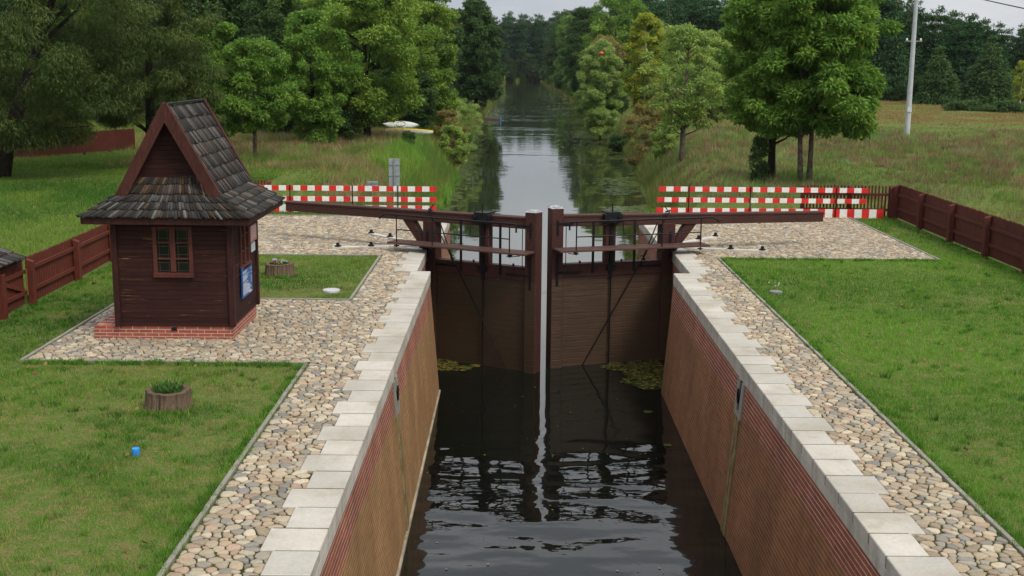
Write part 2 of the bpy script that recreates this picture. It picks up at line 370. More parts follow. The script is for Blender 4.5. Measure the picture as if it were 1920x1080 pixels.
ys = sorted(set(np.round(np.concatenate([[-60, 0, 10, 20, 30, 36, 40.5, 40.7], np.arange(41.2, 70, .9), np.arange(70, 120, 2.), np.arange(120, 200, 5.), np.arange(200, 500, 20.), np.arange(500, 530, 2.), [550, 600, 700, 900, 1500]]), 3)))
gx, gy = np.meshgrid(xs, ys); gz = height(gx, gy); nx_, ny_ = len(xs), len(ys)
GV = np.stack([gx.ravel(), gy.ravel(), gz.ravel()], 1); GF = []
for j in range(ny_ - 1):
    for i in range(nx_ - 1):
        cx, cy = (xs[i] + xs[i + 1]) / 2, (ys[j] + ys[j + 1]) / 2
        if cy < 40.5 and -2.5 < cx < 4.6: continue
        GF.append((j * nx_ + i, j * nx_ + i + 1, (j + 1) * nx_ + i + 1, (j + 1) * nx_ + i))
struct(npmesh('ground', GV, GF, M_GROUND, smooth=True))
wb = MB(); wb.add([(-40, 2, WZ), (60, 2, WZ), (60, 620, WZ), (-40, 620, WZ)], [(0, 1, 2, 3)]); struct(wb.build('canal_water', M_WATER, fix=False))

# ------------------------------------------------------------------ lock walls
CXL, CXR, RCL, RCR = -2.07, 4.10, -2.42, 4.53
Y0, YS, YE, YT = 7.0, 29.62, 33.3, 40.2
BAT = .23
def lock_wall(side):
    L = side < 0
    cx, rc, bx = (CXL, RCL, -2.14) if L else (CXR, RCR, 4.32)
    root = thing('lock_wall', 'left lock chamber wall of tan algae-stained brick under pale coping slabs' if L else 'right lock chamber wall of wet red brick under pale coping slabs', 'wall', (cx + side * .5, 20, 0))
    mb = MB(); back = cx + side * 1.0; f = -side
    def face(a, b, flip=False):
        pass
    def prism(x_top, y0, y1, bat, zt=-.20):
        zb = -4.2; xb = x_top + f * bat * (zb - zt) / (WZ - zt)
        xt = x_top
        vs = [(xt, y0, zt), (xt, y1, zt), (xb, y1, zb), (xb, y0, zb), (back, y0, zt), (back, y1, zt), (back, y1, zb), (back, y0, zb)]
        fs = [(0, 1, 2, 3), (4, 0, 3, 7), (1, 5, 6, 2), (5, 4, 7, 6), (0, 4, 5, 1)]
        uvs = [[(y0, zt), (y1, zt), (y1, zb), (y0, zb)], [(back, zt), (xt, zt), (xb, zb), (back, zb)], [(xt, zt), (back, zt), (back, zb), (xb, zb)], [(y1, zt), (y0, zt), (y0, zb), (y1, zb)], [(0, 0)] * 4]
        mb.add(vs, fs, 0, uvs)
    prism(cx - f * .02, Y0, YS, BAT); prism(rc - f * .02, YS + .003, YE + .35, 0.0); prism(bx - f * .02, YE + .353, YT, .05)
    mb.build('brick_face', M_BRICK_L if L else M_BRICK_R, root, fix=True)
    # coping: alternate long and short slabs
    cp = MB(); edges = []; y = Y0; k = 0; r_ = random.Random(3 + side)
    while y < YT - .1:
        if y < YS: xi, wl, ws = cx, .66, .50
        elif y < YE + .3: xi, wl, ws = rc, .62, .46
        else: xi, wl, ws = bx, .62, .46
        d = .64 if y < 26 else .55; y1 = y + d
        if y < YS < y1 + .2: y1 = YS
        elif YS <= y < YE + .35 < y1 + .2: y1 = YE + .35
        if y1 > YT - .25: y1 = YT
        if L: w = wl if k % 2 == 0 else ws
        else: w = wl if k % 2 else ws
        w += r_.uniform(-.02, .02); xo = xi + side * w; zt = .045 + r_.uniform(-.003, .004)
        a, b = sorted((xi, xo)); cp.box(a, b, y + .013, y1 - .013, -.10, zt, r_.choice([0, 0, 1, 2]))
        edges.append((xo, y, y1)); y = y1; k += 1
    jt = MB()
    for (xo, y0_, y1_) in edges:
        xi = cx if y1_ <= YS + .01 else (rc if y1_ <= YE + .36 else bx); a, b = sorted((xi + side * .004, xo - side * .03)); jt.box(a, b, y1_ - .0125, y1_ + .0125, -.10, .040)
    jt.build('mortar_joint', M_JOINT, root)
    cp.build('coping', [M_COPING, M_COP2, M_COP3], root, bevel=.010)
    fa = MB(); y = Y0
    while y < YT - .05:
        y1 = min(y + .62, YT); 
        if y < YS < y1: y1 = YS
        if y < YE + .35 < y1: y1 = YE + .35
        xi = cx if y < YS else (rc if y < YE + .3 else bx)
        a, b = sorted((xi - f * .004, xi + side * .4)); fa.box(a, b, y + .003, y1 - .003, -.25, -.103); y = y1
    fa.build('fascia', M_COPING, root, bevel=.006)
    # steps between chamber and recess: end faces in concrete
    ed = MB(); a, b = sorted((cx - f * .012, rc + side * .2)); ed.box(a, b, YS - .16, YS - .006, -.95, -.256); ed.build('quoin', M_CONC, root)
    # pale footing at the waterline
    if L:
        fo = MB(); xw = cx + f * BAT; fo.hexa([(xw - .1, Y0, -3.25), (xw + .03, Y0, -3.25), (xw + .03, YS - .05, -3.25), (xw - .1, YS - .05, -3.25)], [(xw - .1, Y0, -3.01), (xw + .015, Y0, -3.04), (xw + .015, YS - .05, -3.06), (xw - .1, YS - .05, -3.06)]); fo.build('footing', simple('lime_stained_footing', (.30, .26, .19), .8, .2, .4, 2, .005), root)
    # mooring niche and the groove below it
    yn = 20.36
    def wx(z, off=0.): return cx - f * .02 + f * (BAT * (z + .20) / (WZ + .20) + off)
    fr = MB()
    def slab(y0, y1, z0, z1, o0, o1, m=fr):
        m.hexa([(wx(z0, o0), y0, z0), (wx(z0, o1), y0, z0), (wx(z0, o1), y1, z0), (wx(z0, o0), y1, z0)], [(wx(z1, o0), y0, z1), (wx(z1, o1), y0, z1), (wx(z1, o1), y1, z1), (wx(z1, o0), y1, z1)])
    slab(yn - .30, yn - .09, -.90, -.252, -.2, .03); slab(yn + .09, yn + .30, -.90, -.252, -.2, .03); slab(yn - .09, yn + .09, -.90, -.80, -.2, .026)
    fr.build('niche_frame', M_CONC, root)
    nb = MB(); slab(yn - .09, yn + .09, -.80, -.255, -.2, .004, nb); nb.build('niche_shade_fill', M_IRON, root)  # solid slab in iron black, painting the shade inside the niche
    ri = MB(); c = Vector((wx(-.52, .05), yn, -.52)); ri.tube([c + Vector((0, .055 * math.cos(t), .13 * math.sin(t))) for t in np.linspace(0, 2 * math.pi, 15)], .016, 6); ri.build('mooring_ring', M_IRON, root)
    gr = MB(); slab(yn - .20, yn - .03, -3.4, -.905, -.1, .022, gr); slab(yn + .03, yn + .17, -3.4, -.905, -.1, .022, gr); gr.build('groove_edging', simple('mossy_groove_concrete', (.20, .155, .07), .8, .2, .4, 4, .006), root)
    gd = MB(); slab(yn - .03, yn + .03, -3.4, -.905, -.1, .006, gd); gd.build('groove_shade_fill', M_IRON, root)  # strip in iron black stands for the shade down the groove
    return edges
EDL = lock_wall(-1); EDR = lock_wall(1)

# ------------------------------------------------------------------ cobbles
HX0, HY0, HY1, KX, LY0, LY1 = -8.63, 20.38, 25.95, -3.58, 32.2, 40.4
RKX, RY0, RY1, RX1 = 5.63, 32.3, 41.35, 11.75
rects = [(KX, -2.3, 9.5, 41), (HX0, KX, HY0, HY1), (HX0, -2.2, LY0, LY1), (4.4, RKX, 9.5, RY0), (4.4, RX1, RY0, RY1)]
bed = MB()
for n_, (a, b, c, d) in enumerate(rects):
    a, b = (a, min(b, -2.52)) if b < 1 else (max(a, 4.72), b)
    bed.add([(a, c, .004 + .001 * n_), (b, c, .004 + .001 * n_), (b, d, .004 + .001 * n_), (a, d, .004 + .001 * n_)], [(0, 1, 2, 3)])
def cobbles():
    sp = .134; P = []
    for a, b, c, d in rects:
        h = sp * .866
        for j in range(int((d - c) / h) + 1):
            for i in range(int((b - a) / sp) + 1):
                P.append((a + (i + .5 * (j % 2) + .25) * sp, c + (j + .5) * h))
    P = np.array(P); P += rng.uniform(-.38, .38, P.shape) * sp
    def copx(y, E_): 
        out = np.zeros(len(y))
        for xo, y0, y1 in E_: out[(y >= y0) & (y < y1)] = xo
        return out
    ok = np.zeros(len(P), bool)
    for a, b, c, d in rects: ok |= (P[:, 0] > a + .02) & (P[:, 0] < b - .02) & (P[:, 1] > c + .02) & (P[:, 1] < d - .02)
    cl = copx(P[:, 1], EDL); cr = copx(P[:, 1], EDR)
    left = P[:, 0] < 1
    ok &= np.where(left, P[:, 0] < np.where(cl == 0, -2.6, cl) - .02, P[:, 0] > np.where(cr == 0, 4.8, cr) + .02)
    # guide strips and hut stand on the paving
    P = P[ok]
    # drop points too close to another
    N = len(P); w = rng.uniform(-1, 1, N) * .0058
    T = 18; th = np.linspace(0, 2 * np.pi, T, endpoint=False); ct, st = np.cos(th), np.sin(th); Rr = np.full((N, T), .15)
    order = np.argsort(P[:, 1]); P = P[order]; w = w[order]
    for i0 in range(0, N, 400):
        i1 = min(i0 + 400, N); lo = np.searchsorted(P[:, 1], P[i0, 1] - .36); hi = np.searchsorted(P[:, 1], P[i1 - 1, 1] + .36)
        D = P[None, lo:hi] - P[i0:i1, None]; d2 = (D ** 2).sum(2); d2[d2 < 1e-9] = 9; idx = np.argpartition(d2, 14, axis=1)[:, :14]
        dd = np.take_along_axis(d2, idx, 1); Dx = np.take_along_axis(D[..., 0], idx, 1); Dy = np.take_along_axis(D[..., 1], idx, 1); ww = w[lo:hi][idx]
        ln = np.sqrt(dd); dk = np.clip((dd + w[i0:i1, None] - ww) / (2 * ln), .008, 1)
        cosv = (Dx[..., None] * ct + Dy[..., None] * st) / ln[..., None]
        rr = np.where(cosv > .05, dk[..., None] / np.maximum(cosv, .05), 9).min(1); Rr[i0:i1] = np.minimum(Rr[i0:i1], rr)
    segs = [('x', KX, 9.5, HY0, -1), ('x', KX, HY1, LY0, -1), ('y', HY0, HX0, KX, -1), ('y', HY1, HX0, KX, 1), ('x', HX0, HY0, HY1, -1), ('y', LY0, HX0, KX, -1), ('y', LY1, HX0, -2.4, 1), ('x', HX0, LY0, LY1, -1),
            ('x', RKX, 9.5, RY0, 1), ('y', RY0, RKX, RX1, -1), ('y', RY1, 4.4, RX1, 1), ('x', RX1, RY0, RY1, 1)]
    segs += [('x', xo, y0, y1, 1) for xo, y0, y1 in EDL] + [('x', xo, y0, y1, -1) for xo, y0, y1 in EDR]
    for ax, v, a, b, sg in segs:
        pa, pb = (P[:, 0], P[:, 1]) if ax == 'x' else (P[:, 1], P[:, 0])
        d = (v - pa) * sg; m = (d > 0) & (d < .2) & (pb > a - .03) & (pb < b + .03)
        c = (ct if ax == 'x' else st) * sg
        Rr[m] = np.minimum(Rr[m], np.where(c[None] > .05, np.maximum(d[m, None], .01) / np.maximum(c[None], .05), 9))
    Rr = np.maximum(Rr - rng.uniform(.006, .013, (N, 1)), .006)
    for _ in range(1): Rr = np.minimum(Rr * 1.02, .5 * Rr + .25 * (np.roll(Rr, 1, 1) + np.roll(Rr, -1, 1)))
    Rr *= 1 + rng.uniform(-.035, .035, Rr.shape)
    hh = rng.uniform(.014, .026, N); V = np.zeros((N, 3 * T + 1, 3)); tilt = rng.normal(0, .06, (N, 2))
    for k, (s_, hz) in enumerate(((1., -.03), (.965, .74), (.80, .97))):
        dx = Rr * s_ * ct; dy = Rr * s_ * st
        V[:, k * T:(k + 1) * T, 0] = P[:, :1] + dx; V[:, k * T:(k + 1) * T, 1] = P[:, 1:] + dy
        V[:, k * T:(k + 1) * T, 2] = .008 + hh[:, None] * hz + (0 if k == 0 else 1) * (dx * tilt[:, :1] + dy * tilt[:, 1:])
    V[:, -1, 0] = P[:, 0]; V[:, -1, 1] = P[:, 1]; V[:, -1, 2] = .008 + hh
    pal = np.array([(.52, .45, .36), (.47, .385, .29), (.44, .325, .25), (.36, .33, .29), (.55, .49, .40), (.27, .26, .25), (.46, .37, .28), (.42, .35, .26)])
    ci = rng.choice(len(pal), N, p=[.17, .15, .12, .16, .14, .10, .08, .08]); c = pal[ci] * rng.uniform(.62, 1.05, (N, 1)) * np.array([.93, .90, .81])
    colr = np.repeat(c[:, None], 3 * T + 1, 1)
    fq = []
    for k in range(2):
        for i in range(T): fq.append((k * T + i, k * T + (i + 1) % T, (k + 1) * T + (i + 1) % T, (k + 1) * T + i))
    for i in range(T): fq.append((2 * T + i, 2 * T + (i + 1) % T, 3 * T, 3 * T))
    fq3 = []
    for q in fq: 
        fq3.append((q[0], q[1], q[2]))
        if q[2] != q[3]: fq3.append((q[0], q[2], q[3]))
    Fa = np.array(fq3)[None] + (np.arange(N) * (3 * T + 1))[:, None, None]
    o = npmesh('cobblestone_paving', V.reshape(-1, 3), Fa.reshape(-1, 3), M_STONE, colr.reshape(-1, 3), smooth=True)
    return struct(o), N
o_, NST = cobbles(); print('stones', NST)
struct(bed.build('paving_bed', M_BED, fix=False))
kb = MB()
def kerb(x0, y0, x1, y1):
    L_ = math.hypot(x1 - x0, y1 - y0); n = max(1, int(L_ / 1.0))
    for i in range(n):
        a, b = i / n, (i + 1) / n; d = .006 / L_
        kb.beam((x0 + (x1 - x0) * (a + d), y0 + (y1 - y0) * (a + d), -.02), (x0 + (x1 - x0) * (b - d), y0 + (y1 - y0) * (b - d), -.025), .06, .125)
K2 = .05
kerb(KX - K2, 9.5, KX - K2, HY0 - K2 * 2); kerb(HX0, HY0 - K2, KX - K2, HY0 - K2); kerb(KX - K2, HY1 + K2 * 2, KX - K2, LY0 - 2 * K2); kerb(HX0, HY1 + K2, KX - K2, HY1 + K2); kerb(HX0 - K2, HY0 - K2, HX0 - K2, HY1 + K2)
kerb(HX0, LY0 - K2, KX - K2, LY0 - K2); kerb(HX0 - 1, LY1 + .12, -2.4, LY1 + .12)
kerb(RKX + K2, 9.5, RKX + K2, RY0 - 2 * K2); kerb(RKX + K2, RY0 - K2, RX1, RY0 - K2); kerb(RX1 + K2, RY0 - K2, RX1 + K2, RY1)
struct(kb.build('kerb', M_CONC, bevel=.006))

# ------------------------------------------------------------------ lock gates
def lock_gate(hinge, mitre, label, bend, panelmat, cap_dz=0.):
    h = Vector((*hinge, 0)); mv = Vector((*mitre, 0)); L = (mv - h).length; U = (mv - h).normalized()
    Vd = Vector((U.y, -U.x, 0)); 
    if Vd.y > 0: Vd = -Vd
    root = thing('lock_gate', label, 'lock gate', (hinge[0], hinge[1], WZ))
    def w(u, v, z): return h + U * u + Vd * v + Vector((0, 0, z))
    def bx(m, u0, u1, v0, v1, z0, z1, z0b=None, z1b=None, mi=0):
        z0b = z0 if z0b is None else z0b; z1b = z1 if z1b is None else z1b
        m.hexa([w(u0, v0, z0), w(u1, v0, z0b), w(u1, v1, z0b), w(u0, v1, z0)], [w(u0, v0, z1), w(u1, v0, z1b), w(u1, v1, z1b), w(u0, v1, z1)], mi)
    def mk(name, mat, fn, par=root, bevel=.008):
        m = MB(); fn(m); return m.build(name, mat, par, bevel=bevel)
    pw = .34
    mk('heel_post', M_GATEWOOD, lambda m: bx(m, -.06, .34, -.2, .17, -3.9, .862), bevel=.015)
    mp_ = mk('mitre_post', M_GATEWOOD, lambda m: bx(m, L - pw, L, -.19, .185, -3.9, 1.32 + cap_dz), bevel=.015)
    def cap(m):
        zc = 1.323 + cap_dz; a = .02
        m.hexa([w(L - pw - a, -.21, zc), w(L + a, -.21, zc), w(L + a, .205, zc), w(L - pw - a, .205, zc)], [w(L - pw + .05, -.12, zc + .06), w(L - .05, -.12, zc + .06), w(L - .05, .12, zc + .06), w(L - pw + .05, .12, zc + .06)])
    mk('post_cap', M_FOIL, cap, mp_, .012)
    ue = bend[0]
    def bm_(m):
        bx(m, ue, L - pw - .003, -.15, .15, bend[1], bend[2] - .062, .865, 1.118)
    bo = mk('balance_beam', M_BEAMTOP, bm_, bevel=.012)
    mk('weathering_board', M_PLANK if False else M_BEAMTOP, lambda m: bx(m, ue - .01, L - pw - .004, -.17, .165, bend[2] - .06, bend[2], 1.12, 1.18), bo, .01)
    mk('frame_rail', M_GATEWOOD, lambda m: bx(m, .342, L - pw - .002, -.13, .14, -.56, -.19), bevel=.012)
    mk('planking', panelmat, lambda m: (bx(m, .05, L - .02, -.12, .10, -3.9, -.563), bx(m, .02, .30, .101, .19, -3.9, -.62), bx(m, L - pw + .02, L - .01, .1855, .20, -3.9, -.60)), bevel=.004)
    mk('mid_post', M_GATEWOOD, lambda m: bx(m, 1.74, 2.04, -.12, .135, -.188, .862), bevel=.01)
    def side_post(m): bx(m, .36, .58, -.12, .125, -.188, .862)
    for u in (1.18, 2.42):
        mk('iron_bar', M_IRON, lambda m: bx(m, u - .035, u + .035, .142, .162, -.46, 1.0), bevel=0)
    mk('strut', M_GATEWOOD, lambda m: m.hexa([w(-.10, -.11, .02), w(-.10, .11, .02), w(-.10, .11, .34), w(-.10, -.11, .34)], [w(-.78, -.11, .855), w(-.78, .11, .855), w(-.42, .11, .855), w(-.42, -.11, .855)]))
    mk('heel_strap', M_IRON, lambda m: bx(m, .06, .13, .172, .186, -.1, .62), bevel=0)
    # walkway
    v0, v1 = .20, .80
    def walk(m):
        for k in range(2):
            a = v0 + k * (v1 - v0) / 2; bx(m, -.85, L - .03, a + .003, a + (v1 - v0) / 2 - .003, .245, .297)
    wk = mk('walkway', M_PLANK, walk, bevel=.006)
    for u in (.25, L - .5): mk('bracket', M_IRON, lambda m: bx(m, u - .025, u + .025, .14, v1 + .02, .205, .243), wk, 0)
    for u in (-.55, .62, 1.95, L - .50)[:4]:
        def post(m): m.tube([w(u, v1 - .035, .16), w(u, v1 - .035, 1.06)], .019, 6); bx(m, u - .05, u + .05, v1 - .1, v1 + .03, .19, .215)
        if u != 1.95: mk('handrail_post', M_IRON, post, bevel=0)
    mk('handrail', M_IRON, lambda m: (m.tube([w(-1.12, v1 - .035, .93), w(-1.0, v1 - .035, 1.03), w(-.88, v1 - .035, 1.07), w(L - .32, v1 - .035, 1.07), w(L - .30, v1 - .035, 1.03), w(L - .30, v1 - .035, .85)], .026, 8), m.tube([w(-.55, v1 - .035, .66), w(L - .5, v1 - .035, .66)], .017, 6)), bevel=0)
    mk('handrail_stay', M_IRON, lambda m: (m.tube([w(L - .42, .17, -.25), w(L - .42, .17, .86)], .012, 6), m.tube([w(L - .5, v1 - .035, .18), w(L - .5, .16, .12)], .012, 6)), bevel=0)
    # paddle gear
    def gear(m):
        bx(m, 1.64, 2.16, .155, .36, .95, 1.20); bx(m, 1.70, 2.10, -.12, .36, 1.20, 1.25); m.tube([w(1.9, .23, 1.24), w(1.9, .23, 1.48)], .022, 8)
        m.tube([w(1.72, .36, 1.05), w(1.66, .44, 1.02), w(1.64, .46, .62)], .016, 6); m.tube([w(1.72, .18, 1.12), w(1.72, .40, 1.12)], .07, 12); m.tube([w(2.02, .18, 1.05), w(2.02, .39, 1.05)], .05, 12)
    mk('paddle_gear', M_IRON, gear, bevel=.008)
    mk('paddle_rod', M_IRON, lambda m: (bx(m, 1.83, 1.93, .142, .18, -.62, .95), m.tube([w(1.88, .165, -.6), w(1.88, .165, -3.3)], .022, 6), bx(m, 1.76, 2.0, .142, .22, -.40, -.24)), bevel=0)
    # raking straps
    sA = w(.18, .25, 1.2); sB = w(2.72, .16, -3.18)
    def strap(m):
        m.beam(sA, sA.lerp(sB, .36), .034, .016); m.tube([sA.lerp(sB, .34), sB], .019, 8); m.beam(w(.05, .0, 1.2), w(.3, .26, 1.2), .06, .03); m.tube([w(.2, .22, 1.19), w(.32, .2, 1.36)], .015, 6)
    mk('raking_brace', M_IRON, strap, bevel=0)
    def strap2(m):
        a = w(.52, .2, .9); b = w(1.02, .3, -.18); m.tube([a, b], .018, 6); m.tube([w(.82, .2, .02), w(1.06, .32, -.02)], .014, 6); m.tube([b, b + Vector((0, 0, -.1))], .03, 6); m.tube([sA.lerp(sB, .31), w(1.0, .28, -.1)], .016, 6)
    mk('turnbuckle', M_IRON, strap2, bevel=0)
    for args in ((L - .20, L - .13, .187, .197, .62, 1.05), (L - pw - .28, L - .13, .198, .206, .92, .98), (L - .20, L - .13, .202, .212, -.78, .12), (L - pw - .55, L - .13, .213, .221, -.42, -.37), (.35, 1.0, .142, .152, -.36, -.30)):
        mk('iron_strap', M_IRON, lambda m: bx(m, *args), bevel=0)
    for u in (.8, 1.5, 2.75): mk('bolt', M_IRON, lambda m: m.tube([w(u, .0, -.19), w(u, .0, -.13)], .03, 6), bevel=0)
    return root
lock_gate((-2.40, 33.2), (.72, 31.55), 'left lock gate leaf, swung further open, its balance beam reaching back over the left cobbles', (-4.93, .83, 1.11), M_PANEL_L)
lock_gate((4.50, 33.3), (1.02, 32.2), 'right lock gate leaf with wet brown planking, its balance beam reaching over the right cobbles', (-4.83, .74, 1.03), M_PANEL_R, .04)

# guide strips with iron studs set in the cobbles
strips = [((785, 459), (690, 440), 'short pale guide strip with iron studs on left cobbles, pointing away from the gate'), ((785, 464), (622, 467), 'long pale guide strip with iron studs on left cobbles, nearest the left lawn'),
          ((1262, 461), (1347, 446), 'short pale guide strip with iron studs on right cobbles, pointing away from the gate'), ((1285, 468), (1440, 474), 'long pale guide strip with iron studs on right cobbles, nearest the right lawn')]
for a, b, lb in strips:
    p, q = Vector(G(*a)), Vector(G(*b)); p.z = q.z = 0
    r = thing('guide_strip', lb, 'guide strip', p, 'guide strips set in the cobbles')
    m = MB(); d = (q - p); n = max(2, int(d.length / .8))
    for i in range(n): m.beam(p + d * ((i + .01) / n) + Vector((0, 0, .02)), p + d * ((i + .99) / n) + Vector((0, 0, .02)), .19, .10)
    m.build('slab', M_STRIP, r, bevel=.006)
    for t in (.55, .93):
        c = p + d * t; m = MB(); m.lathe((c.x, c.y, .068), [(.10, 0), (.09, .03), (.05, .05), (.045, .11), (.02, .12)], 10); m.build('stud', M_IRON, r)

# ------------------------------------------------------------------ keeper's hut
HX = (-7.50, -5.32); HY = (22.05, 24.2); WT = 2.32
hut = thing('wooden_hut', 'small dark timber hut with steep shingled roof on a brick plinth', 'hut', (-6.4, 23.1, 0))
m = MB()
def uvbox(m, x0, x1, y0, y1, z0, z1):
    vs = [(x0, y0, z0), (x1, y0, z0), (x1, y1, z0), (x0, y1, z0), (x0, y0, z1), (x1, y0, z1), (x1, y1, z1), (x0, y1, z1)]
    fs = [(4, 5, 6, 7), (0, 1, 5, 4), (1, 2, 6, 5), (2, 3, 7, 6), (3, 0, 4, 7)]
    uvs = [[(x0, y0 * .27), (x1, y0 * .27), (x1, y1 * .27), (x0, y1 * .27)], [(x0, z0), (x1, z0), (x1, z1), (x0, z1)], [(y0, z0), (y1, z0), (y1, z1), (y0, z1)], [(x1, z0), (x0, z0), (x0, z1), (x1, z1)], [(y1, z0), (y0, z0), (y0, z1), (y1, z1)]]
    m.add(vs, fs, 0, uvs)
uvbox(m, -7.55, -5.335, 22.07, 24.18, -.05, .27); uvbox(m, -7.98, -7.553, 22.075, 23.25, -.05, .262)
m.build('brick_plinth', M_HUTBRICK, hut)
m = MB(); m.box(-6.50, -6.40, 22.05, 22.066, .19, .25); vent = m.build('vent', M_IRON, hut)  # black plate paints the dark inside of the vent hole
m = MB()
# walls as boards, the window openings left out
wx0, wx1, wz0, wz1 = -6.755, -6.045, 1.27, 2.20
wy0, wy1 = 22.80, 23.52
def wall_x(m, y0, y1, x0, x1, hole=None):
    if hole is None: m.box(x0, x1, y0, y1, .272, WT); return
    a, b, c, d = hole
    m.box(x0, a, y0, y1, .272, WT); m.box(b, x1, y0, y1, .272, WT); m.box(a, b, y0, y1, .272, c); m.box(a, b, y0, y1, d, WT)
wall_x(m, 22.05, 22.13, -7.5, -5.40, (wx0, wx1, wz0, wz1)); wall_x(m, 24.12, 24.2, -7.5, -5.40)
m.box(-7.5, -7.42, 22.131, 24.119, .272, WT)
for (y0, y1, z0, z1) in ((22.05, wy0, .272, WT), (wy1, 24.2, .272, WT), (wy0, wy1, .272, wz0), (wy0, wy1, wz1, WT)): m.box(-5.399, -5.32, y0, y1, z0, z1)
m.box(-7.41, -5.41, 22.14, 24.11, .275, .30)
m.build('wall', M_HUTWALL, hut)
for (x, y) in ((-7.5, 22.05), (-5.32, 22.05), (-5.32, 24.2), (-7.5, 24.2)):
    m = MB(); m.box(x - .055, x + .055, y - .055, y + .055, .271, WT + .02); m.build('corner_board', M_TRIM if x < 0 else M_TRIM, hut, bevel=.006)
def window(axis, plane, a0, a1, z0, z1, out):
    """frame on the wall, two casements of 1 x 3 panes"""
    fr = MB(); t0, t1 = sorted((plane - out * .05, plane + out * .035))
    def bx(m, a, b, c, d, p0=t0, p1=t1):
        if axis == 'x': m.box(a, b, p0, p1, c, d)
        else: m.box(p0, p1, a, b, c, d)
    e = .055
    bx(fr, a0 - .02, a0 + e, z0, z1); bx(fr, a1 - e, a1 + .02, z0, z1); bx(fr, a0 + e, a1 - e, z1 - e, z1); bx(fr, a0 - .03, a1 + .03, z0 - .045, z0 + e - .01, *sorted((plane - out * .05, plane + out * .06)))
    c = (a0 + a1) / 2; bx(fr, c - .05, c + .05, z0 + e, z1 - e)
    for k in (1, 2):
        zz = z0 + (z1 - z0) * k / 3; 
        for q0, q1 in ((a0 + e, c - .05), (c + .05, a1 - e)): bx(fr, q0, q1, zz - .016, zz + .016, *sorted((plane - out * .03, plane + out * .02)))
    w_ = fr.build('window', M_FRAME, hut, bevel=.005)
    gl = MB(); g0, g1 = sorted((plane - out * .03, plane - out * .022)); bx(gl, a0 + .01, a1 - .01, z0 + .01, z1 - .01, g0, g1); gl.build('pane', M_GLASS, w_)
    ba = MB(); 
    for k in range(4):
        x_ = a0 + (a1 - a0) * (k + .5) / 4; q = sorted((plane - out * .0205, plane - out * .015)); bx(ba, x_ - .004, x_ + .004, z0 + .05, z1 - .05, *q)
    for k in range(6):
        z_ = z0 + (z1 - z0) * (k + .5) / 6; q = sorted((plane - out * .0145, plane - out * .010)); bx(ba, a0 + .05, a1 - .05, z_ - .004, z_ + .004, *q)
    ba.build('grille', simple('dull_brass_grille', (.07, .055, .04), .6, .2, .2, 20, 0), w_)
window('x', 22.05, wx0, wx1, wz0, wz1, -1); window('y', -5.32, wy0, wy1, wz0, wz1, 1)
# roof planes
EX, EYF, EYB, EZ = 1.59, 21.68, 24.98, 2.40
RCX, BW, BZ, RZ = -6.43, .93, 2.80, 4.41
BYF, BYB = 22.02, 24.66
def shingle_rows(V, C, bl, br_, tr, tl, rows, wdt, seed, over=.06, light=.12, warm=0):
    r = np.random.default_rng(seed); bl, br_, tr, tl = (np.array(q, float) for q in (bl, br_, tr, tl))
    n = np.cross(br_ - bl, tl - bl); n /= np.linalg.norm(n)
    if n[2] < 0: n = -n
    up = (tl + tr) / 2 - (bl + br_) / 2; upl = np.linalg.norm(up); up = up / upl
    for k in range(rows):
        f0, f1 = k / rows, min(1.0, (k + 1.12) / rows)
        a0, b0 = bl + (tl - bl) * f0, br_ + (tr - br_) * f0; a1, b1 = bl + (tl - bl) * f1, br_ + (tr - br_) * f1
        ln = np.linalg.norm(b0 - a0); cnt = max(1, int(ln / wdt)); cuts = np.concatenate([[0], np.sort((np.arange(1, cnt) + r.uniform(-.3, .3, cnt - 1)) / cnt), [1]])
        for i in range(cnt):
            u0, u1 = cuts[i], cuts[i + 1]; g = .0035 / max(ln, .1)
            p = [a0 + (b0 - a0) * (u0 + g), a0 + (b0 - a0) * (u1 - g), a1 + (b1 - a1) * (u1 - g), a1 + (b1 - a1) * (u0 + g)]
            j = r.uniform(-.025, .012); p[0] = p[0] + up * j; p[1] = p[1] + up * j
            ob = .034 + r.uniform(0, .014); ot = .008
            mid = (p[0] + p[1]) / 2 + n * (ob + .009) ; midt = (p[2] + p[3]) / 2 + n * (ot + .006)
            V.append([p[0] + n * .004, p[1] + n * .004, p[0] + n * ob, p[1] + n * ob, p[2] + n * ot, p[3] + n * ot, mid, midt])
            b = r.choice([.027, .036, .050, .075, .14], p=[.30, .30, .2, .13, light * .5 + .01] if False else np.array([.3, .3, .2, .12, light]) / (.92 + light))
            hue = np.array([1.0, .93, .88]) if r.random() > .12 + warm else np.array([1.5, .98, .62])
            C.append(np.repeat((b * hue * r.uniform(.8, 1.2))[None], 8, 0))
SF = [(0, 1, 6), (0, 6, 2), (1, 3, 6), (2, 6, 7), (2, 7, 5), (6, 3, 4), (6, 4, 7), (0, 2, 5), (1, 4, 3)]
V, C_ = [], []
xL, xR = RCX - EX, RCX + EX
shingle_rows(V, C_, (xL, EYF, EZ), (xR, EYF, EZ), (RCX + BW, BYF, BZ), (RCX - BW, BYF, BZ), 3, .055, 1, light=.06)
shingle_rows(V, C_, (RCX - BW + .0, BYF, BZ), (RCX + BW, BYF, BZ), (RCX + .66, 22.33, 3.14), (RCX - .66, 22.33, 3.14), 2, .055, 2, light=.06, warm=.5)
shingle_rows(V, C_, (xL, EYB, EZ), (xR, EYB, EZ), (RCX + BW, BYB, BZ), (RCX - BW, BYB, BZ), 3, .085, 3)
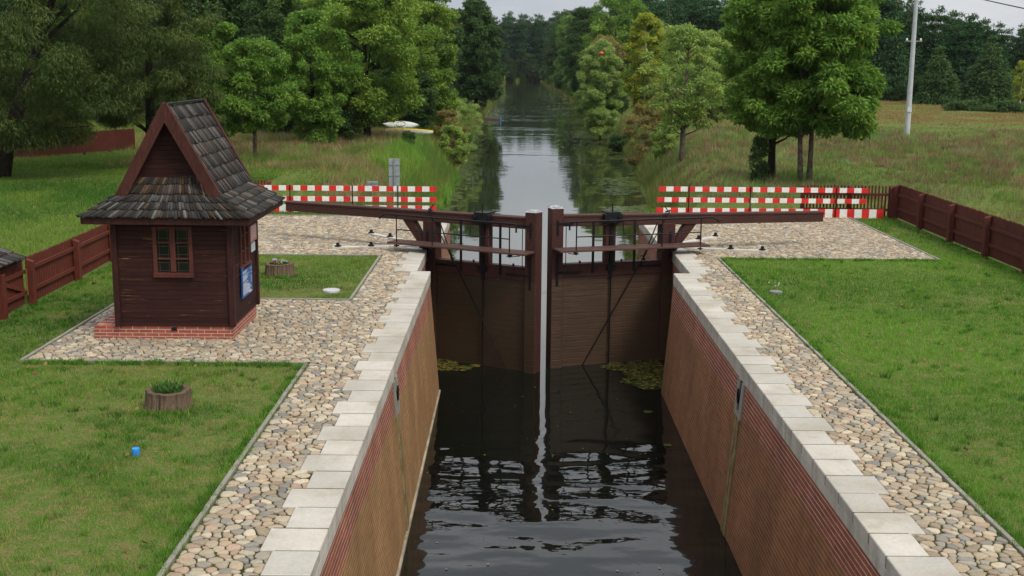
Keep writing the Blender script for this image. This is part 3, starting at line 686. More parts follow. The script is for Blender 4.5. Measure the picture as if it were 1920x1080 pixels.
for s in (1, -1):
    shingle_rows(V, C_, (RCX + s * EX, EYF, EZ), (RCX + s * EX, EYB, EZ), (RCX + s * BW, BYB, BZ), (RCX + s * BW, BYF, BZ), 4, .050, 4 + s, light=.07)
    shingle_rows(V, C_, (RCX + s * BW, BYF - .02, BZ), (RCX + s * BW, BYB + .02, BZ), (RCX + s * .01, BYB + .02, RZ), (RCX + s * .01, BYF - .02, RZ), 7, .052, 14 + s, light=.22)
V = np.array(V); nS = len(V); Fs = np.array(SF)[None] + (np.arange(nS) * 8)[:, None, None]
o3 = np.array(wloc(hut)); npmesh('roof_shingles', V.reshape(-1, 3) - o3, Fs.reshape(-1, 3), M_SHINGLE, np.array(C_).reshape(-1, 3), hut)
# roof boarding under the shingles, fascia, soffit
m = MB()
def quad(*p): m.add(p, [(0, 1, 2, 3)])
quad((xL, EYF, EZ), (xR, EYF, EZ), (RCX + BW, BYF, BZ), (RCX - BW, BYF, BZ)); quad((xL, EYB, EZ), (xR, EYB, EZ), (RCX + BW, BYB, BZ), (RCX - BW, BYB, BZ))
quad((RCX - BW, BYF, BZ), (RCX + BW, BYF, BZ), (RCX + .7, 22.33, 3.14), (RCX - .7, 22.33, 3.14))
for s in (1, -1):
    quad((RCX + s * EX, EYF, EZ), (RCX + s * EX, EYB, EZ), (RCX + s * BW, BYB, BZ), (RCX + s * BW, BYF, BZ)); quad((RCX + s * BW, BYF, BZ), (RCX + s * BW, BYB, BZ), (RCX, BYB, RZ), (RCX, BYF, RZ))
m.build('roof_boarding', M_TRIM, hut, fix=False)
m = MB(); m.box(xL + .03, xR - .03, EYF + .02, EYF + .06, EZ - .13, EZ - .005); m.box(xL + .03, xR - .03, EYB - .06, EYB - .02, EZ - .13, EZ - .005)
for s in (1, -1):
    a, b = sorted((RCX + s * (EX - .07), RCX + s * (EX - .03))); m.box(a, b, EYF + .061, EYB - .061, EZ - .13, EZ - .005)
m.box(xL + .075, xR - .075, EYF + .065, EYB - .065, EZ - .10, EZ - .08); m.build('fascia', M_TRIM, hut, bevel=.004)
# gable walls
m = MB(); m.hexa([(RCX - .66, 22.26, 3.10), (RCX + .66, 22.26, 3.10), (RCX + .66, 22.31, 3.10), (RCX - .66, 22.31, 3.10)], [(RCX - .03, 22.26, 4.28), (RCX + .03, 22.26, 4.28), (RCX + .03, 22.31, 4.28), (RCX - .03, 22.31, 4.28)]); m.build('gable', M_HUTWALL, hut)
m = MB(); m.hexa([(RCX - .93, 24.5, 2.80), (RCX + .93, 24.5, 2.80), (RCX + .93, 24.55, 2.80), (RCX - .93, 24.55, 2.80)], [(RCX - .03, 24.5, 4.4), (RCX + .03, 24.5, 4.4), (RCX + .03, 24.55, 4.4), (RCX - .03, 24.55, 4.4)]); m.build('gable', M_HUTWALL, hut)
for yb in (21.965, 24.67):
    for s in (1, -1):
        m = MB(); p0 = Vector((RCX + s * .955, yb, 2.775)); p1 = Vector((RCX, yb, 4.49)); wv = .20
        inn0 = p0 + Vector((-s * wv, 0, 0)); inn1 = p1 + Vector((0, 0, -wv * 1.75))
        t = Vector((0, .04, 0))
        q = [p0, inn0, inn1, p1] if s > 0 else [p0, inn0, inn1, p1]
        m.hexa(q, [a + t for a in q]); m.build('bargeboard', M_BARGE, hut)
        # covering strip along the edge of the shingles
        m = MB(); sl_ = (p1 - p0).normalized(); m.beam(p0 + Vector((s * .02, .07, .0)), p1 + Vector((s * .02, .07, 0)), .12, .03, up=(s * .87, 0, .5)); m.build('verge_strip', M_BARGE, hut)
m = MB(); m.beam((RCX, BYF - .0, RZ + .055), (RCX, BYB + .02, RZ + .055), .09, .035); m.build('ridge_board', M_SHINGLE if False else M_IRON, hut)
# notices on the side wall
def board(name, lab, cat, px, x, mat, th, lines=None, edge=None):
    p = [Xp(*q, x) for q in px]; y0 = (p[0][1] + p[3][1]) / 2; y1 = (p[1][1] + p[2][1]) / 2; z1 = (p[0][2] + p[1][2]) / 2; z0 = (p[2][2] + p[3][2]) / 2
    m = MB(); m.box(x - th, x, y0, y1, z0, z1); o = m.build(name, mat, None, loc=(x, (y0 + y1) / 2, z0), bevel=.002); tag(o, lab, cat)
    if lines:
        mw = MB()
        for (fy0, fy1, fz, hz) in lines:
            n = max(1, int((fy1 - fy0) * 22)); a = fy0
            while a < fy1 - .01:
                b = min(fy1, a + random.uniform(.03, .10)); 
                mw.box(x + .0005, x + .002, y0 + (y1 - y0) * a, y0 + (y1 - y0) * b, z1 - (z1 - z0) * (fz + hz), z1 - (z1 - z0) * fz); a = b + .018
        tag(mw.build('lettering', lines_mat, o))
    return o
lines_mat = M_WHITE
ln = [(.22, .80, .05, .06)]
for k in range(19):
    z = .17 + k * .04
    if k in (2, 8): continue
    ln.append((.05, random.uniform(.35, .8) if k < 12 else random.uniform(.7, .92), z, .02))
    if k in (1, 4, 7, 9, 11): ln.append((.85, .95, z, .022))
ln.append((.62, .92, .93, .03))
board('notice_board', 'blue notice board with white lettering on the hut side wall', 'sign', [(454, 502), (472.5, 488), (473.5, 548), (456, 558)], -5.262, M_BLUE, .03, ln)
board('notice', 'faded red and white notice under the hut eaves beside the side window', 'sign', [(470, 424), (481, 417), (481, 448), (470, 456)], -5.268, M_PINK, .02, [(.1, .9, .1 + .13 * k, .05) for k in range(6)])
board('notice', 'small white notice below the red one on the hut side wall', 'sign', [(472, 458), (478.5, 451), (478.5, 468), (472, 474)], -5.268, M_PAPER, .02)

# ------------------------------------------------------------------ fences
def fence(label, posts, ptop, zt, side, mat, pk=.10, gap=.012, rails=(.32, .80), pwid=.15, group=None, ends=True, plain=False):
    """posts: [(x,y)...]; pickets stand on the outer side (normal sign = side)"""
    r = thing('fence', label, 'fence', (*posts[0], 0), group)
    for (x, y) in posts:
        a = Vector((posts[-1][0] - posts[0][0], posts[-1][1] - posts[0][1], 0)).normalized(); nn = Vector((a.y, -a.x, 0)) * side
        m = MB(); w_ = pwid / 2; c = Vector((x, y, 0)) - nn * .02; e = [c - a * w_ - nn * w_ * 1.3, c + a * w_ - nn * w_ * 1.3, c + a * w_ + nn * w_ * .6, c - a * w_ + nn * w_ * .6]
        m.hexa([q + Vector((0, 0, -.1)) for q in e], [q + Vector((0, 0, ptop + (.05 if i > 1 else -.015))) for i, q in enumerate(e)]); m.build('post', mat, r, bevel=.01)
    pb = MB()
    for k in range(len(posts) - 1):
        p, q = Vector((*posts[k], 0)), Vector((*posts[k + 1], 0)); a = (q - p).normalized(); nn = Vector((a.y, -a.x, 0)) * side; L_ = (q - p).length
        for zr in rails:
            m = MB(); m.beam(p + a * (pwid / 2 + .002) + nn * .02 + Vector((0, 0, zr)), q - a * (pwid / 2 + .002) + nn * .02 + Vector((0, 0, zr)), .05, .09); m.build('rail', mat, r, bevel=.006)
        n = int(L_ / (pk + gap)); 
        for i in range(n):
            c = p + a * ((i + .5) * L_ / n) + nn * .062; h = zt + random.uniform(-.012, .012); w_ = pk / 2; t = nn * .010; lean = a * random.uniform(-.006, .006)
            pb.hexa([c - a * w_ - t + Vector((0, 0, .03)), c + a * w_ - t + Vector((0, 0, .03)), c + a * w_ + t + Vector((0, 0, .03)), c - a * w_ + t + Vector((0, 0, .03))],
                    [c - a * w_ * .96 - t + lean + Vector((0, 0, h)), c + a * w_ * .96 - t + lean + Vector((0, 0, h + .0)), c + a * w_ * .96 + t + lean + Vector((0, 0, h)), c - a * w_ * .96 + t + lean + Vector((0, 0, h))])
            b = len(pb.v) - 8; # pointed tops
            top = c + Vector((0, 0, h + .035)); pb.add([pb.v[b + 4], pb.v[b + 5], pb.v[b + 6], pb.v[b + 7], tuple(top - t), tuple(top + t)], [(0, 1, 4), (1, 2, 5, 4), (2, 3, 5), (3, 0, 4, 5)])
    pb.build('pickets', mat, r, fix=False)
    return r
# left fence runs along the lawn and turns behind the hut
fence('reddish brown picket fence running from the gate towards the hut at left', [(-10.46, 25.2), (-10.5, 28.05), (-10.6, 30.9), (-10.65, 33.7), (-10.7, 36.5), (-10.72, 39.3), (-10.75, 42.1)], .98, 1.02, -1, M_FENCE, .085, .016)
fence('short run of reddish brown picket fence behind the left barrier', [(-10.75, 42.3), (-9.75, 42.35), (-8.75, 42.4)], 1.0, 1.0, -1, M_FENCE, .08, .03)
lf = thing('fence_gate', 'reddish brown fence gate with a diagonal brace at the left edge', 'gate', (-10.47, 24.5, 0))
m = MB(); m.box(-10.56, -10.38, 23.70, 23.86, -.1, .93); m.build('post', M_FENCE, lf, bevel=.01)
m = MB()
for k in range(11): m.box(-10.56, -10.535, 23.90 + k * .108, 23.995 + k * .108, .06, .98 + random.uniform(-.01, .01))
m.build('pickets', M_FENCE, lf)
for z in (.30, .76):
    m = MB(); m.box(-10.533, -10.48, 23.88, 25.1, z - .045, z + .045); m.build('rail', M_FENCE, lf, bevel=.005)
m = MB(); m.beam((-10.505, 23.92, .70), (-10.505, 25.0, .36), .045, .085, up=(0, 0, 1)); m.build('brace', M_FENCE, lf)
m = MB(); m.tube([(-10.45, 25.05, .25), (-10.45, 25.05, .82)], .012, 6); m.build('latch_rod', simple('brass_latch', (.35, .24, .09), .4, .5, .2, 9, 0, .5), lf)
# little shingled roof at the left edge
bn = thing('bin_shelter', 'low timber shelter with a small shingled roof at the left edge', 'shelter', (-11.3, 23.9, 0))
m = MB(); m.box(-11.9, -10.66, 22.9, 24.5, 0, 1.03); m.build('wall', M_FENCE, bn, bevel=.01)
V, C_ = [], []
shingle_rows(V, C_, (-10.34, 22.6, 1.10), (-10.34, 24.84, 1.10), (-11.2, 24.84, 1.43), (-11.2, 22.6, 1.43), 3, .07, 31, light=.15)
shingle_rows(V, C_, (-12.06, 22.6, 1.10), (-12.06, 24.84, 1.10), (-11.2, 24.84, 1.43), (-11.2, 22.6, 1.43), 3, .07, 32, light=.15)
V = np.array(V); Fs = np.array(SF)[None] + (np.arange(len(V)) * 8)[:, None, None]
npmesh('roof_shingles', V.reshape(-1, 3) - np.array(wloc(bn)), Fs.reshape(-1, 3), M_SHINGLE, np.array(C_).reshape(-1, 3), bn)
m = MB(); m.hexa([(-12.0, 22.65, 1.04), (-10.38, 22.65, 1.04), (-10.38, 24.8, 1.04), (-12.0, 24.8, 1.04)], [(-11.24, 22.65, 1.41), (-11.16, 22.65, 1.41), (-11.16, 24.8, 1.41), (-11.24, 24.8, 1.41)]); m.build('roof_boarding', M_TRIM, bn)
# right fences
fence('dark red close-boarded fence along the right lawn', [(13.45, 41.3), (13.40, 38.55), (13.38, 35.75), (13.36, 32.95), (13.35, 30.2), (13.34, 27.4), (13.33, 24.6)], 1.13, 1.17, -1, M_FENCE_R, .10, .004, (.36, .84), .17)
fence('open picket fence of dark red slats behind the right barrier end', [(13.28, 41.42), (11.85, 41.5), (10.2, 41.55)], 1.08, 1.10, 1, M_FENCE_R, .055, .062, (.28, .82), .13)
# far fence behind the willow
b0, b1 = G(-120, 312), G(252, 279)
fence('long dark red board fence far behind the willow at left', [tuple((b0 + (b1 - b0) * k / 7)[:2]) for k in range(8)], .95, 1.18, 1, M_FENCE_R, .16, .004, (.3, .85), .14)

# ------------------------------------------------------------------ barriers
def barrier(label, rails, posts, D):
    r = thing('barrier', label, 'barrier', (rails[0][0], D, 0))
    for (x0, x1, z0, z1, first) in rails:
        m = MB(); n = max(1, round((x1 - x0) / .256)); 
        for i in range(n):
            m.box(x0 + (x1 - x0) * i / n, x0 + (x1 - x0) * (i + 1) / n, D - .02, D + .02, z0, z1, (i + first) % 2)
        m.build('rail', [M_RED, M_WHITE], r)
    for x in posts:
        m = MB(); m.tube([(x, D - .045, -.05), (x, D - .045, rails[0][3] + .03)], .022, 8); m.build('post', M_TRIM, r)
    return r
def rz(px, a, b, D): return A(px, b, D)[2], A(px, a, D)[2]
barrier('red and white striped barrier beside the water on the left bank', [(-9.0, -2.69, *rz(819, 350, 359.5, 41.6), 0), (-9.0, -2.69, *rz(819, 370, 379, 41.6), 0), (-9.0, -2.69, -.05, A(819, 386, 41.6)[2], 0)], (-7.85, -5.65, -4.05), 41.6)
barrier('red and white striped barrier on the right bank in front of the picket fence', [(5.1, 12.42, *rz(1420, 351.2, 360.2, 41.25), 0), (5.05, 12.36, *rz(1420, 371.5, 380.3, 41.25), 0), (5.02, 13.0, -.06, A(1420, 391, 41.25)[2], 0)], (6.15, 8.3, 11.3), 41.25)

# ------------------------------------------------------------------ lawn objects
def stump(cx, cy, r, h, label, kind):
    root = thing('stump_planter', label, 'planter', (cx, cy, 0), None); rr = random.Random(int(cx * 100))
    ph = [rr.uniform(0, 6) for _ in range(4)]
    def wob(t, j): return 1 + .045 * math.sin(3 * t + ph[0]) + .03 * math.sin(7 * t + ph[1] + j * .1) + .028 * math.sin(13 * t + ph[2]) - .05 * max(0, math.sin(19 * t + ph[3])) ** 6 + .02 * math.sin(29 * t)
    m = MB(); m.lathe((cx, cy, 0), [(r * 1.1, -.03), (r * 1.05, .03), (r, .12), (r * .97, h * .8), (r * .98, h), (r * .93, h + .012), (r * .72, h + .005), (r * .68, h - .05), (r * .66, h - .09)], 96, wob=wob); m.build('stump', M_STUMP, root)
    m = MB(); m.lathe((cx, cy, 0), [(r * .70, h - .085), (r * .45, h - .05), (.02, h - .045)], 20); m.build('soil', M_SOIL, root)
    V, F, C = [], [], []; n = 260
    for i in range(n):
        a = rr.uniform(0, 6.283); q = r * .62 * math.sqrt(rr.random()); x, y = q * math.cos(a), q * math.sin(a); z = h - .06; l = rr.uniform(.04, .12) if kind else rr.uniform(.05, .2)
        d = rr.uniform(0, 6.283); dx, dy = math.cos(d), math.sin(d); w_ = .012; t = .5; b = len(V)
        V += [(x - dy * w_, y + dx * w_, z), (x + dy * w_, y - dx * w_, z), (x + dx * l * t + dy * w_ * 1.4, y + dy * l * t - dx * w_ * 1.4, z + l * .8), (x + dx * l * t * 1.3, y + dy * l * t * 1.3, z + l)]
        F.append((b, b + 1, b + 2, b + 3)); g = rr.uniform(.6, 1.3); C += [(.07 * g, .15 * g, .03 * g)] * 4
    o = npmesh('plant', V, F, M_BLADE, C, root)
    V, F, C = [], [], []
    fl = 70 if kind else 14
    for i in range(fl):
        a = rr.uniform(0, 6.283); q = r * .62 * math.sqrt(rr.random()); x, y = q * math.cos(a), q * math.sin(a); z = h + rr.uniform(.0, .09) if kind else h + rr.uniform(.02, .12)
        s_ = rr.uniform(.016, .03) if kind else .01; tx, ty = rr.uniform(-.5, .5), rr.uniform(-.8, .2); b = len(V)
        for k in range(6):
            t = k * math.pi / 3; rx = s_ * math.cos(t); ry = s_ * math.sin(t); V.append((x + rx, y + ry, z + tx * rx + ty * ry))
        F.append((b, b + 1, b + 2, b + 3)); F.append((b, b + 3, b + 4, b + 5)); c = ((.62, .60, .50) if x > -.02 else (.55, .03, .06)) if kind else (.6, .6, .5); C += [c] * 6
    npmesh('flowers', V, F, M_LEAF, C, root)
stump(-5.28, 17.62, .335, .28, 'hollow tree stump planter with green weeds on the near left lawn', 0)
stump(-5.82, 29.1, .35, .30, 'hollow tree stump planter with red and white flowers beside the hut', 1)
p = G(255, 853); m = MB(); m.lathe((p[0], p[1], 0), [(.052, -.01), (.055, .0), (.055, .085), (.050, .10), (.02, .105)], 18); tag(m.build('pipe_cap', M_CAPBLUE, loc=(p[0], p[1], 0)), 'bright blue pipe cap standing in the near left lawn', 'pipe cap')
p = G(515, 489); m = MB(); m.lathe((p[0], p[1], 0), [(.075, .0), (.08, .03), (.06, .05), (.02, .055)], 18); tag(m.build('pipe_cap', simple('pale_blue_plastic', (.12, .35, .55), .4, .5, .1, 9, 0), loc=(p[0], p[1], 0)), 'small pale blue cap in the grass behind the flower stump', 'pipe cap')
def cover(px, r, lab, mat):
    p = G(*px); q = thing('manhole_cover', lab, 'manhole cover', (p[0], p[1], 0)); m = MB(); m.lathe((p[0], p[1], 0), [(r, -.02), (r, .045), (r * .96, .055), (r * .80, .056)], 26); m.build('rim', mat, q)
    m = MB(); m.lathe((p[0], p[1], 0), [(r * .78, .01), (r * .78, .06), (r * .3, .066), (.02, .067)], 26); m.build('lid', mat, q)
cover((621, 547), .20, 'pale round manhole cover in the small left lawn', simple('pale_cover', (.46, .47, .48), .7, .3, .15, 9, .003))
cover((1455, 550), .15, 'small grey manhole cover in the right lawn', simple('grey_cover', (.20, .20, .19), .8, .2, .2, 9, .003))
p = G(1452, 548); V, F, C = [], [], []; rr = random.Random(5)
for i in range(8):
    x, y, h = rr.uniform(-.15, .15), rr.uniform(.05, .25), rr.uniform(.12, .22); b = len(V); V += [(x - .006, y, 0), (x + .006, y, 0), (x + .02, y, h)]; F.append((b, b + 1, b + 2)); C += [(.06, .12, .03)] * 3
fp = thing('daisy_clump', 'few white daisies beside the small manhole cover on the right lawn', 'flowers', (p[0], p[1], 0)); npmesh('stems', V, F, M_BLADE, C, fp)
V, F, C = [], [], []
for i in range(5):
    x, y, z = rr.uniform(-.15, .15), rr.uniform(.05, .25), rr.uniform(.14, .22); b = len(V); V += [(x + .022 * math.cos(k * 1.047), y + .022 * math.sin(k * 1.047), z + .02 * math.sin(k * 1.047 + 3)) for k in range(6)]; F += [(b, b + 1, b + 2), (b, b + 2, b + 3), (b, b + 3, b + 4), (b, b + 4, b + 5)]; C += [(.75, .75, .72)] * 6
npmesh('blooms', V, F, M_LEAF, C, fp)
# ------------------------------------------------------------------ signs, kayaks, pontoon, pole
def signpost(px, top, bot, D, hw, z0, label, pole_top):
    p = A(px, 380, D); x = p[0]; r = thing('signpost', label, 'sign', (x, D, 0)); zt = A(px, top, D)[2]; zb = A(px, bot, D)[2]; w_ = hw * D / F_PX
    m = MB(); m.tube([(x, D, z0), (x, D, zt - .02)], .03, 8); m.build('pole', M_STEEL, r)
    m = MB(); m.box(x - w_, x + w_, D + .04, D + .055, zb, zt); m.build('panel', M_SIGNBACK, r, bevel=.004)
    m = MB()
    for f in (.18, .5, .82):
        z = zb + (zt - zb) * f; m = MB(); m.box(x - w_ * .95, x + w_ * .95, D + .02, D + .039, z - .025, z + .025); m.build('clamp', M_STEEL, r)
signpost(739.5, 297.5, 361, 46.5, 10.2, -1.2, 'tall grey sign panel seen from behind on the left bank', 0)
signpost(699, 340, 360, 46.0, 10.2, -.5, 'small square grey sign seen from behind on the left bank', 0)
def kayak(p0, p1, z, w_, h_, tilt, mats, label):
    """hull between two ground points; mats = (hull, deck)"""
    a, b = Vector((*p0, z)), Vector((*p1, z)); d = b - a; L_ = d.length; d.normalize(); s = Vector((-d.y, d.x, 0)); up = Vector((0, 0, 1)); c, sn = math.cos(tilt), math.sin(tilt)
    s, up = s * c + up * sn, up * c - s * sn; n = 17; hull = MB(); deck = MB(); rings = []
    for i in range(n):
        t = i / (n - 1); f = max(.02, math.sin(math.pi * t) ** .75); o = a + d * (L_ * t) + up * (.10 * (2 * t - 1) ** 2)
        rings.append((o, w_ / 2 * f, h_ * (.35 + .65 * f)))
    for tgt, rg in ((hull, (180, 360)), (deck, (0, 180))):
        K = 8; vs = []
        for o, rw, rh in rings:
            for k in range(K + 1):
                t = math.radians(rg[0] + (rg[1] - rg[0]) * k / K); vs.append(o + s * rw * math.cos(t) + up * (rh * .55 * math.sin(t) if rg[0] else rh * .35 * math.sin(t)))
        fs = [(i * (K + 1) + k, i * (K + 1) + k + 1, (i + 1) * (K + 1) + k + 1, (i + 1) * (K + 1) + k) for i in range(n - 1) for k in range(K)]
        tgt.add(vs, fs)
    r = thing('kayak', label, 'kayak', a); hull.build('hull', mats[0], r, smooth=True); deck.build('deck', mats[1], r, smooth=True)
    m = MB(); o = a + d * L_ * .5 + up * (h_ * .33)
    m.tube([o + d * .42 * math.cos(t) + s * (w_ * .30) * math.sin(t) for t in np.linspace(0, 6.283, 17)], .02, 6); m.build('cockpit_rim', M_IRON, r)
kayak(G(719, 243)[:2], G(787, 245.5)[:2], .38, .75, .5, .9, (M_KWHITE, M_KWHITE), 'white kayak lying on its side in front of the green kayak')
kayak(G(735, 236)[:2], G(807, 240)[:2], .30, .8, .55, .5, (M_GREENP, M_GREENP), 'green kayak behind the white one on the left bank')
kayak(G(722, 252)[:2], G(812, 256)[:2], .26, .8, .62, -.45, (M_KWHITE, M_YEL), 'white kayak with yellow edge lying lowest on the bank')
pr = thing('pontoon', 'small wooden pontoon with a blue post at the left canal edge', 'pontoon', (-3.4, 172, WZ))
m = MB(); m.box(-4.6, -1.9, 171, 173.4, WZ - .2, WZ + .35); m.build('deck', simple('pontoon_wood', (.09, .06, .045), .8, .2, .3, 4, .01), pr)
m = MB(); m.tube([(-1.85, 171.2, WZ - .3), (-1.85, 171.2, WZ + .7)], .07, 8); m.build('post', M_CAPBLUE, pr)
pb_ = A(1700, 258, 88.4); pt = A(1716, 0, 88.4)
pl = thing('utility_pole', 'tall grey concrete utility pole standing in the right meadow', 'pole', (pb_[0], 88.4, 0))
m = MB(); m.tube([(pb_[0], 88.4, -.3), (pb_[0] + .0, 88.4, 11.2)], [.21, .13], 12); m.build('shaft', simple('pale_pole_concrete', (.42, .44, .46), .7, .3, .1, 2, .003), pl)
m = MB(); m.box(pb_[0] - .6, pb_[0] + .6, 88.30, 88.36, 6.98, 7.04); m.build('crossarm', M_STEEL, pl)
for s in (-.5, .5):
    m = MB(); m.lathe((pb_[0] + s, 88.33, 7.045), [(.05, 0), (.09, .03), (.05, .08), (.08, .11), (.03, .17)], 10); m.build('insulator', M_WHITE, pl)
m = MB(); m.box(pb_[0] - .17, pb_[0] + .15, 88.15, 88.19, 1.9, 2.25); m.build('number_plate', M_PAPER, pl)
def cable(p, q, sag, rad, label):
    p, q = Vector(p), Vector(q); m = MB(); m.tube([p.lerp(q, t) - Vector((0, 0, sag * 4 * t * (1 - t))) for t in np.linspace(0, 1, 21)], rad, 5); tag(m.build('power_cable', M_IRON, loc=p), label, 'cable')
bl = A(1127, 100, 90)
cable((pb_[0] - .5, 88.33, 7.2), (-40, 92, 7.6), 1.45, .010, 'thin overhead cable carrying the orange ball across the canal')
u1 = A(880, 15, 88.4)
cable((pb_[0], 88.4, 11.0), (-60, 88.4, 11.4), 1.4, .016, 'thin overhead cable crossing the sky gap above the canal')
cable((pb_[0], 88.2, 11.1), tuple(A(2100, 52, 40)), .1, .028, 'dark overhead cable running from the pole out of the frame at right')
m = MB(); m.lathe((bl[0], 89.75, bl[2] - .15), [(.02, 0), (.09, .03), (.14, .09), (.155, .15), (.14, .21), (.09, .27), (.02, .30)], 16); tag(m.build('marker_ball', M_ORANGE, loc=(bl[0], 89.75, bl[2]), smooth=True), 'orange marker ball on the overhead cable in front of the trees', 'marker ball')
sh = G(540, 214); s0 = A(540, 210, 98)
sd_ = thing('shed', 'pale blue grey shed half hidden behind the trees at left', 'shed', (s0[0], 98, 0))
m = MB(); m.box(s0[0] - 1.9, s0[0] + 1.9, 98, 100.5, -.2, 2.0); m.build('wall', M_PALE, sd_)
m = MB(); m.hexa([(s0[0] - 2.2, 97.8, 2.0), (s0[0] + 2.2, 97.8, 2.0), (s0[0] + 2.2, 100.7, 2.0), (s0[0] - 2.2, 100.7, 2.0)], [(s0[0] - 2.2, 99.2, 2.9), (s0[0] + 2.2, 99.2, 2.9), (s0[0] + 2.2, 99.3, 2.9), (s0[0] - 2.2, 99.3, 2.9)]); m.build('roof', M_SIGNBACK, sd_)

# ------------------------------------------------------------------ trees
PAL = {  # real leaf colours: (dark, mid, light)
    'ash': ((0.093, 0.191, 0.033), (0.155, 0.284, 0.047), (0.238, 0.379, 0.063)),
    'maple': ((0.116, 0.213, 0.037), (0.201, 0.319, 0.052), (0.315, 0.426, 0.073)),
    'dark': ((0.041, 0.087, 0.028), (0.067, 0.127, 0.039), (0.103, 0.175, 0.049)),
    'willow': ((0.051, 0.084, 0.022), (0.083, 0.122, 0.033), (0.134, 0.176, 0.050)),
    'yellow': ((0.180, 0.247, 0.034), (0.312, 0.368, 0.046), (0.480, 0.471, 0.060)),
    'sallow': ((0.191, 0.292, 0.079), (0.292, 0.415, 0.111), (0.413, 0.516, 0.159)),
    'olive': ((0.168, 0.269, 0.072), (0.276, 0.398, 0.095), (0.441, 0.524, 0.127)),
    'rust':   ((.190, .165, .055), (.290, .235, .080), (.340, .300, .105)),
    'pine': ((0.024, 0.072, 0.025), (0.040, 0.100, 0.034), (0.061, 0.139, 0.045)),
    'spruce': ((0.031, 0.061, 0.028), (0.052, 0.085, 0.035), (0.084, 0.117, 0.046)),
}
def crown_leaves(r, centers, rad, n, ll, lw, pal, droop=.3, flat=.6, tuft=None):
    """n leaves spread over clumps; every leaf is one folded blade"""
    centers = np.asarray(centers); rad = np.asarray(rad); wgt = rad ** 2; k = r.choice(len(centers), n, p=wgt / wgt.sum())
    d = r.normal(size=(n, 3)); d /= np.linalg.norm(d, axis=1)[:, None]; rr = r.uniform(.25, 1, n) ** .55
    pos = centers[k] + d * (rad[k] * rr)[:, None] * np.array([1, 1, flat])
    out = d * np.array([1, 1, .5]) + r.normal(0, .55, (n, 3)); out[:, 2] -= droop; out /= np.linalg.norm(out, axis=1)[:, None]
    upv = np.tile([0, 0, 1.], (n, 1)) + r.normal(0, .45, (n, 3)) + d * .5
    sd_ = np.cross(out, upv); sd_ /= np.linalg.norm(sd_, axis=1)[:, None] + 1e-9
    L_ = ll * r.uniform(.65, 1.3, n)[:, None]; W_ = lw * r.uniform(.7, 1.25, n)[:, None]; nn = np.cross(sd_, out)
    V = np.stack([pos, pos + out * L_ * .45 + sd_ * W_ * .5 + nn * L_ * .06, pos + out * L_ - nn * L_ * .10, pos + out * L_ * .45 - sd_ * W_ * .5 + nn * L_ * .06], 1)
    cl = r.uniform(0, 1, len(centers)); t = np.clip(cl[k] * .6 + r.uniform(0, 1, n) * .4 + r.normal(0, .08, n), 0, 1)
    p = np.array(PAL[pal]); c = np.where(t[:, None] < .5, p[0] + (p[1] - p[0]) * (t[:, None] * 2), p[1] + (p[2] - p[1]) * (t[:, None] * 2 - 1))
    c = c * r.uniform(.82, 1.18, (n, 1)); odd = r.random(n) < (.012 if pal in ('ash', 'maple') else .004); c[odd] = np.array([.30, .24, .03]) * r.uniform(.7, 1.1, (odd.sum(), 1))
    F = np.arange(4 * n).reshape(n, 4)
    return V.reshape(-1, 3), F, np.repeat(c, 4, 0)
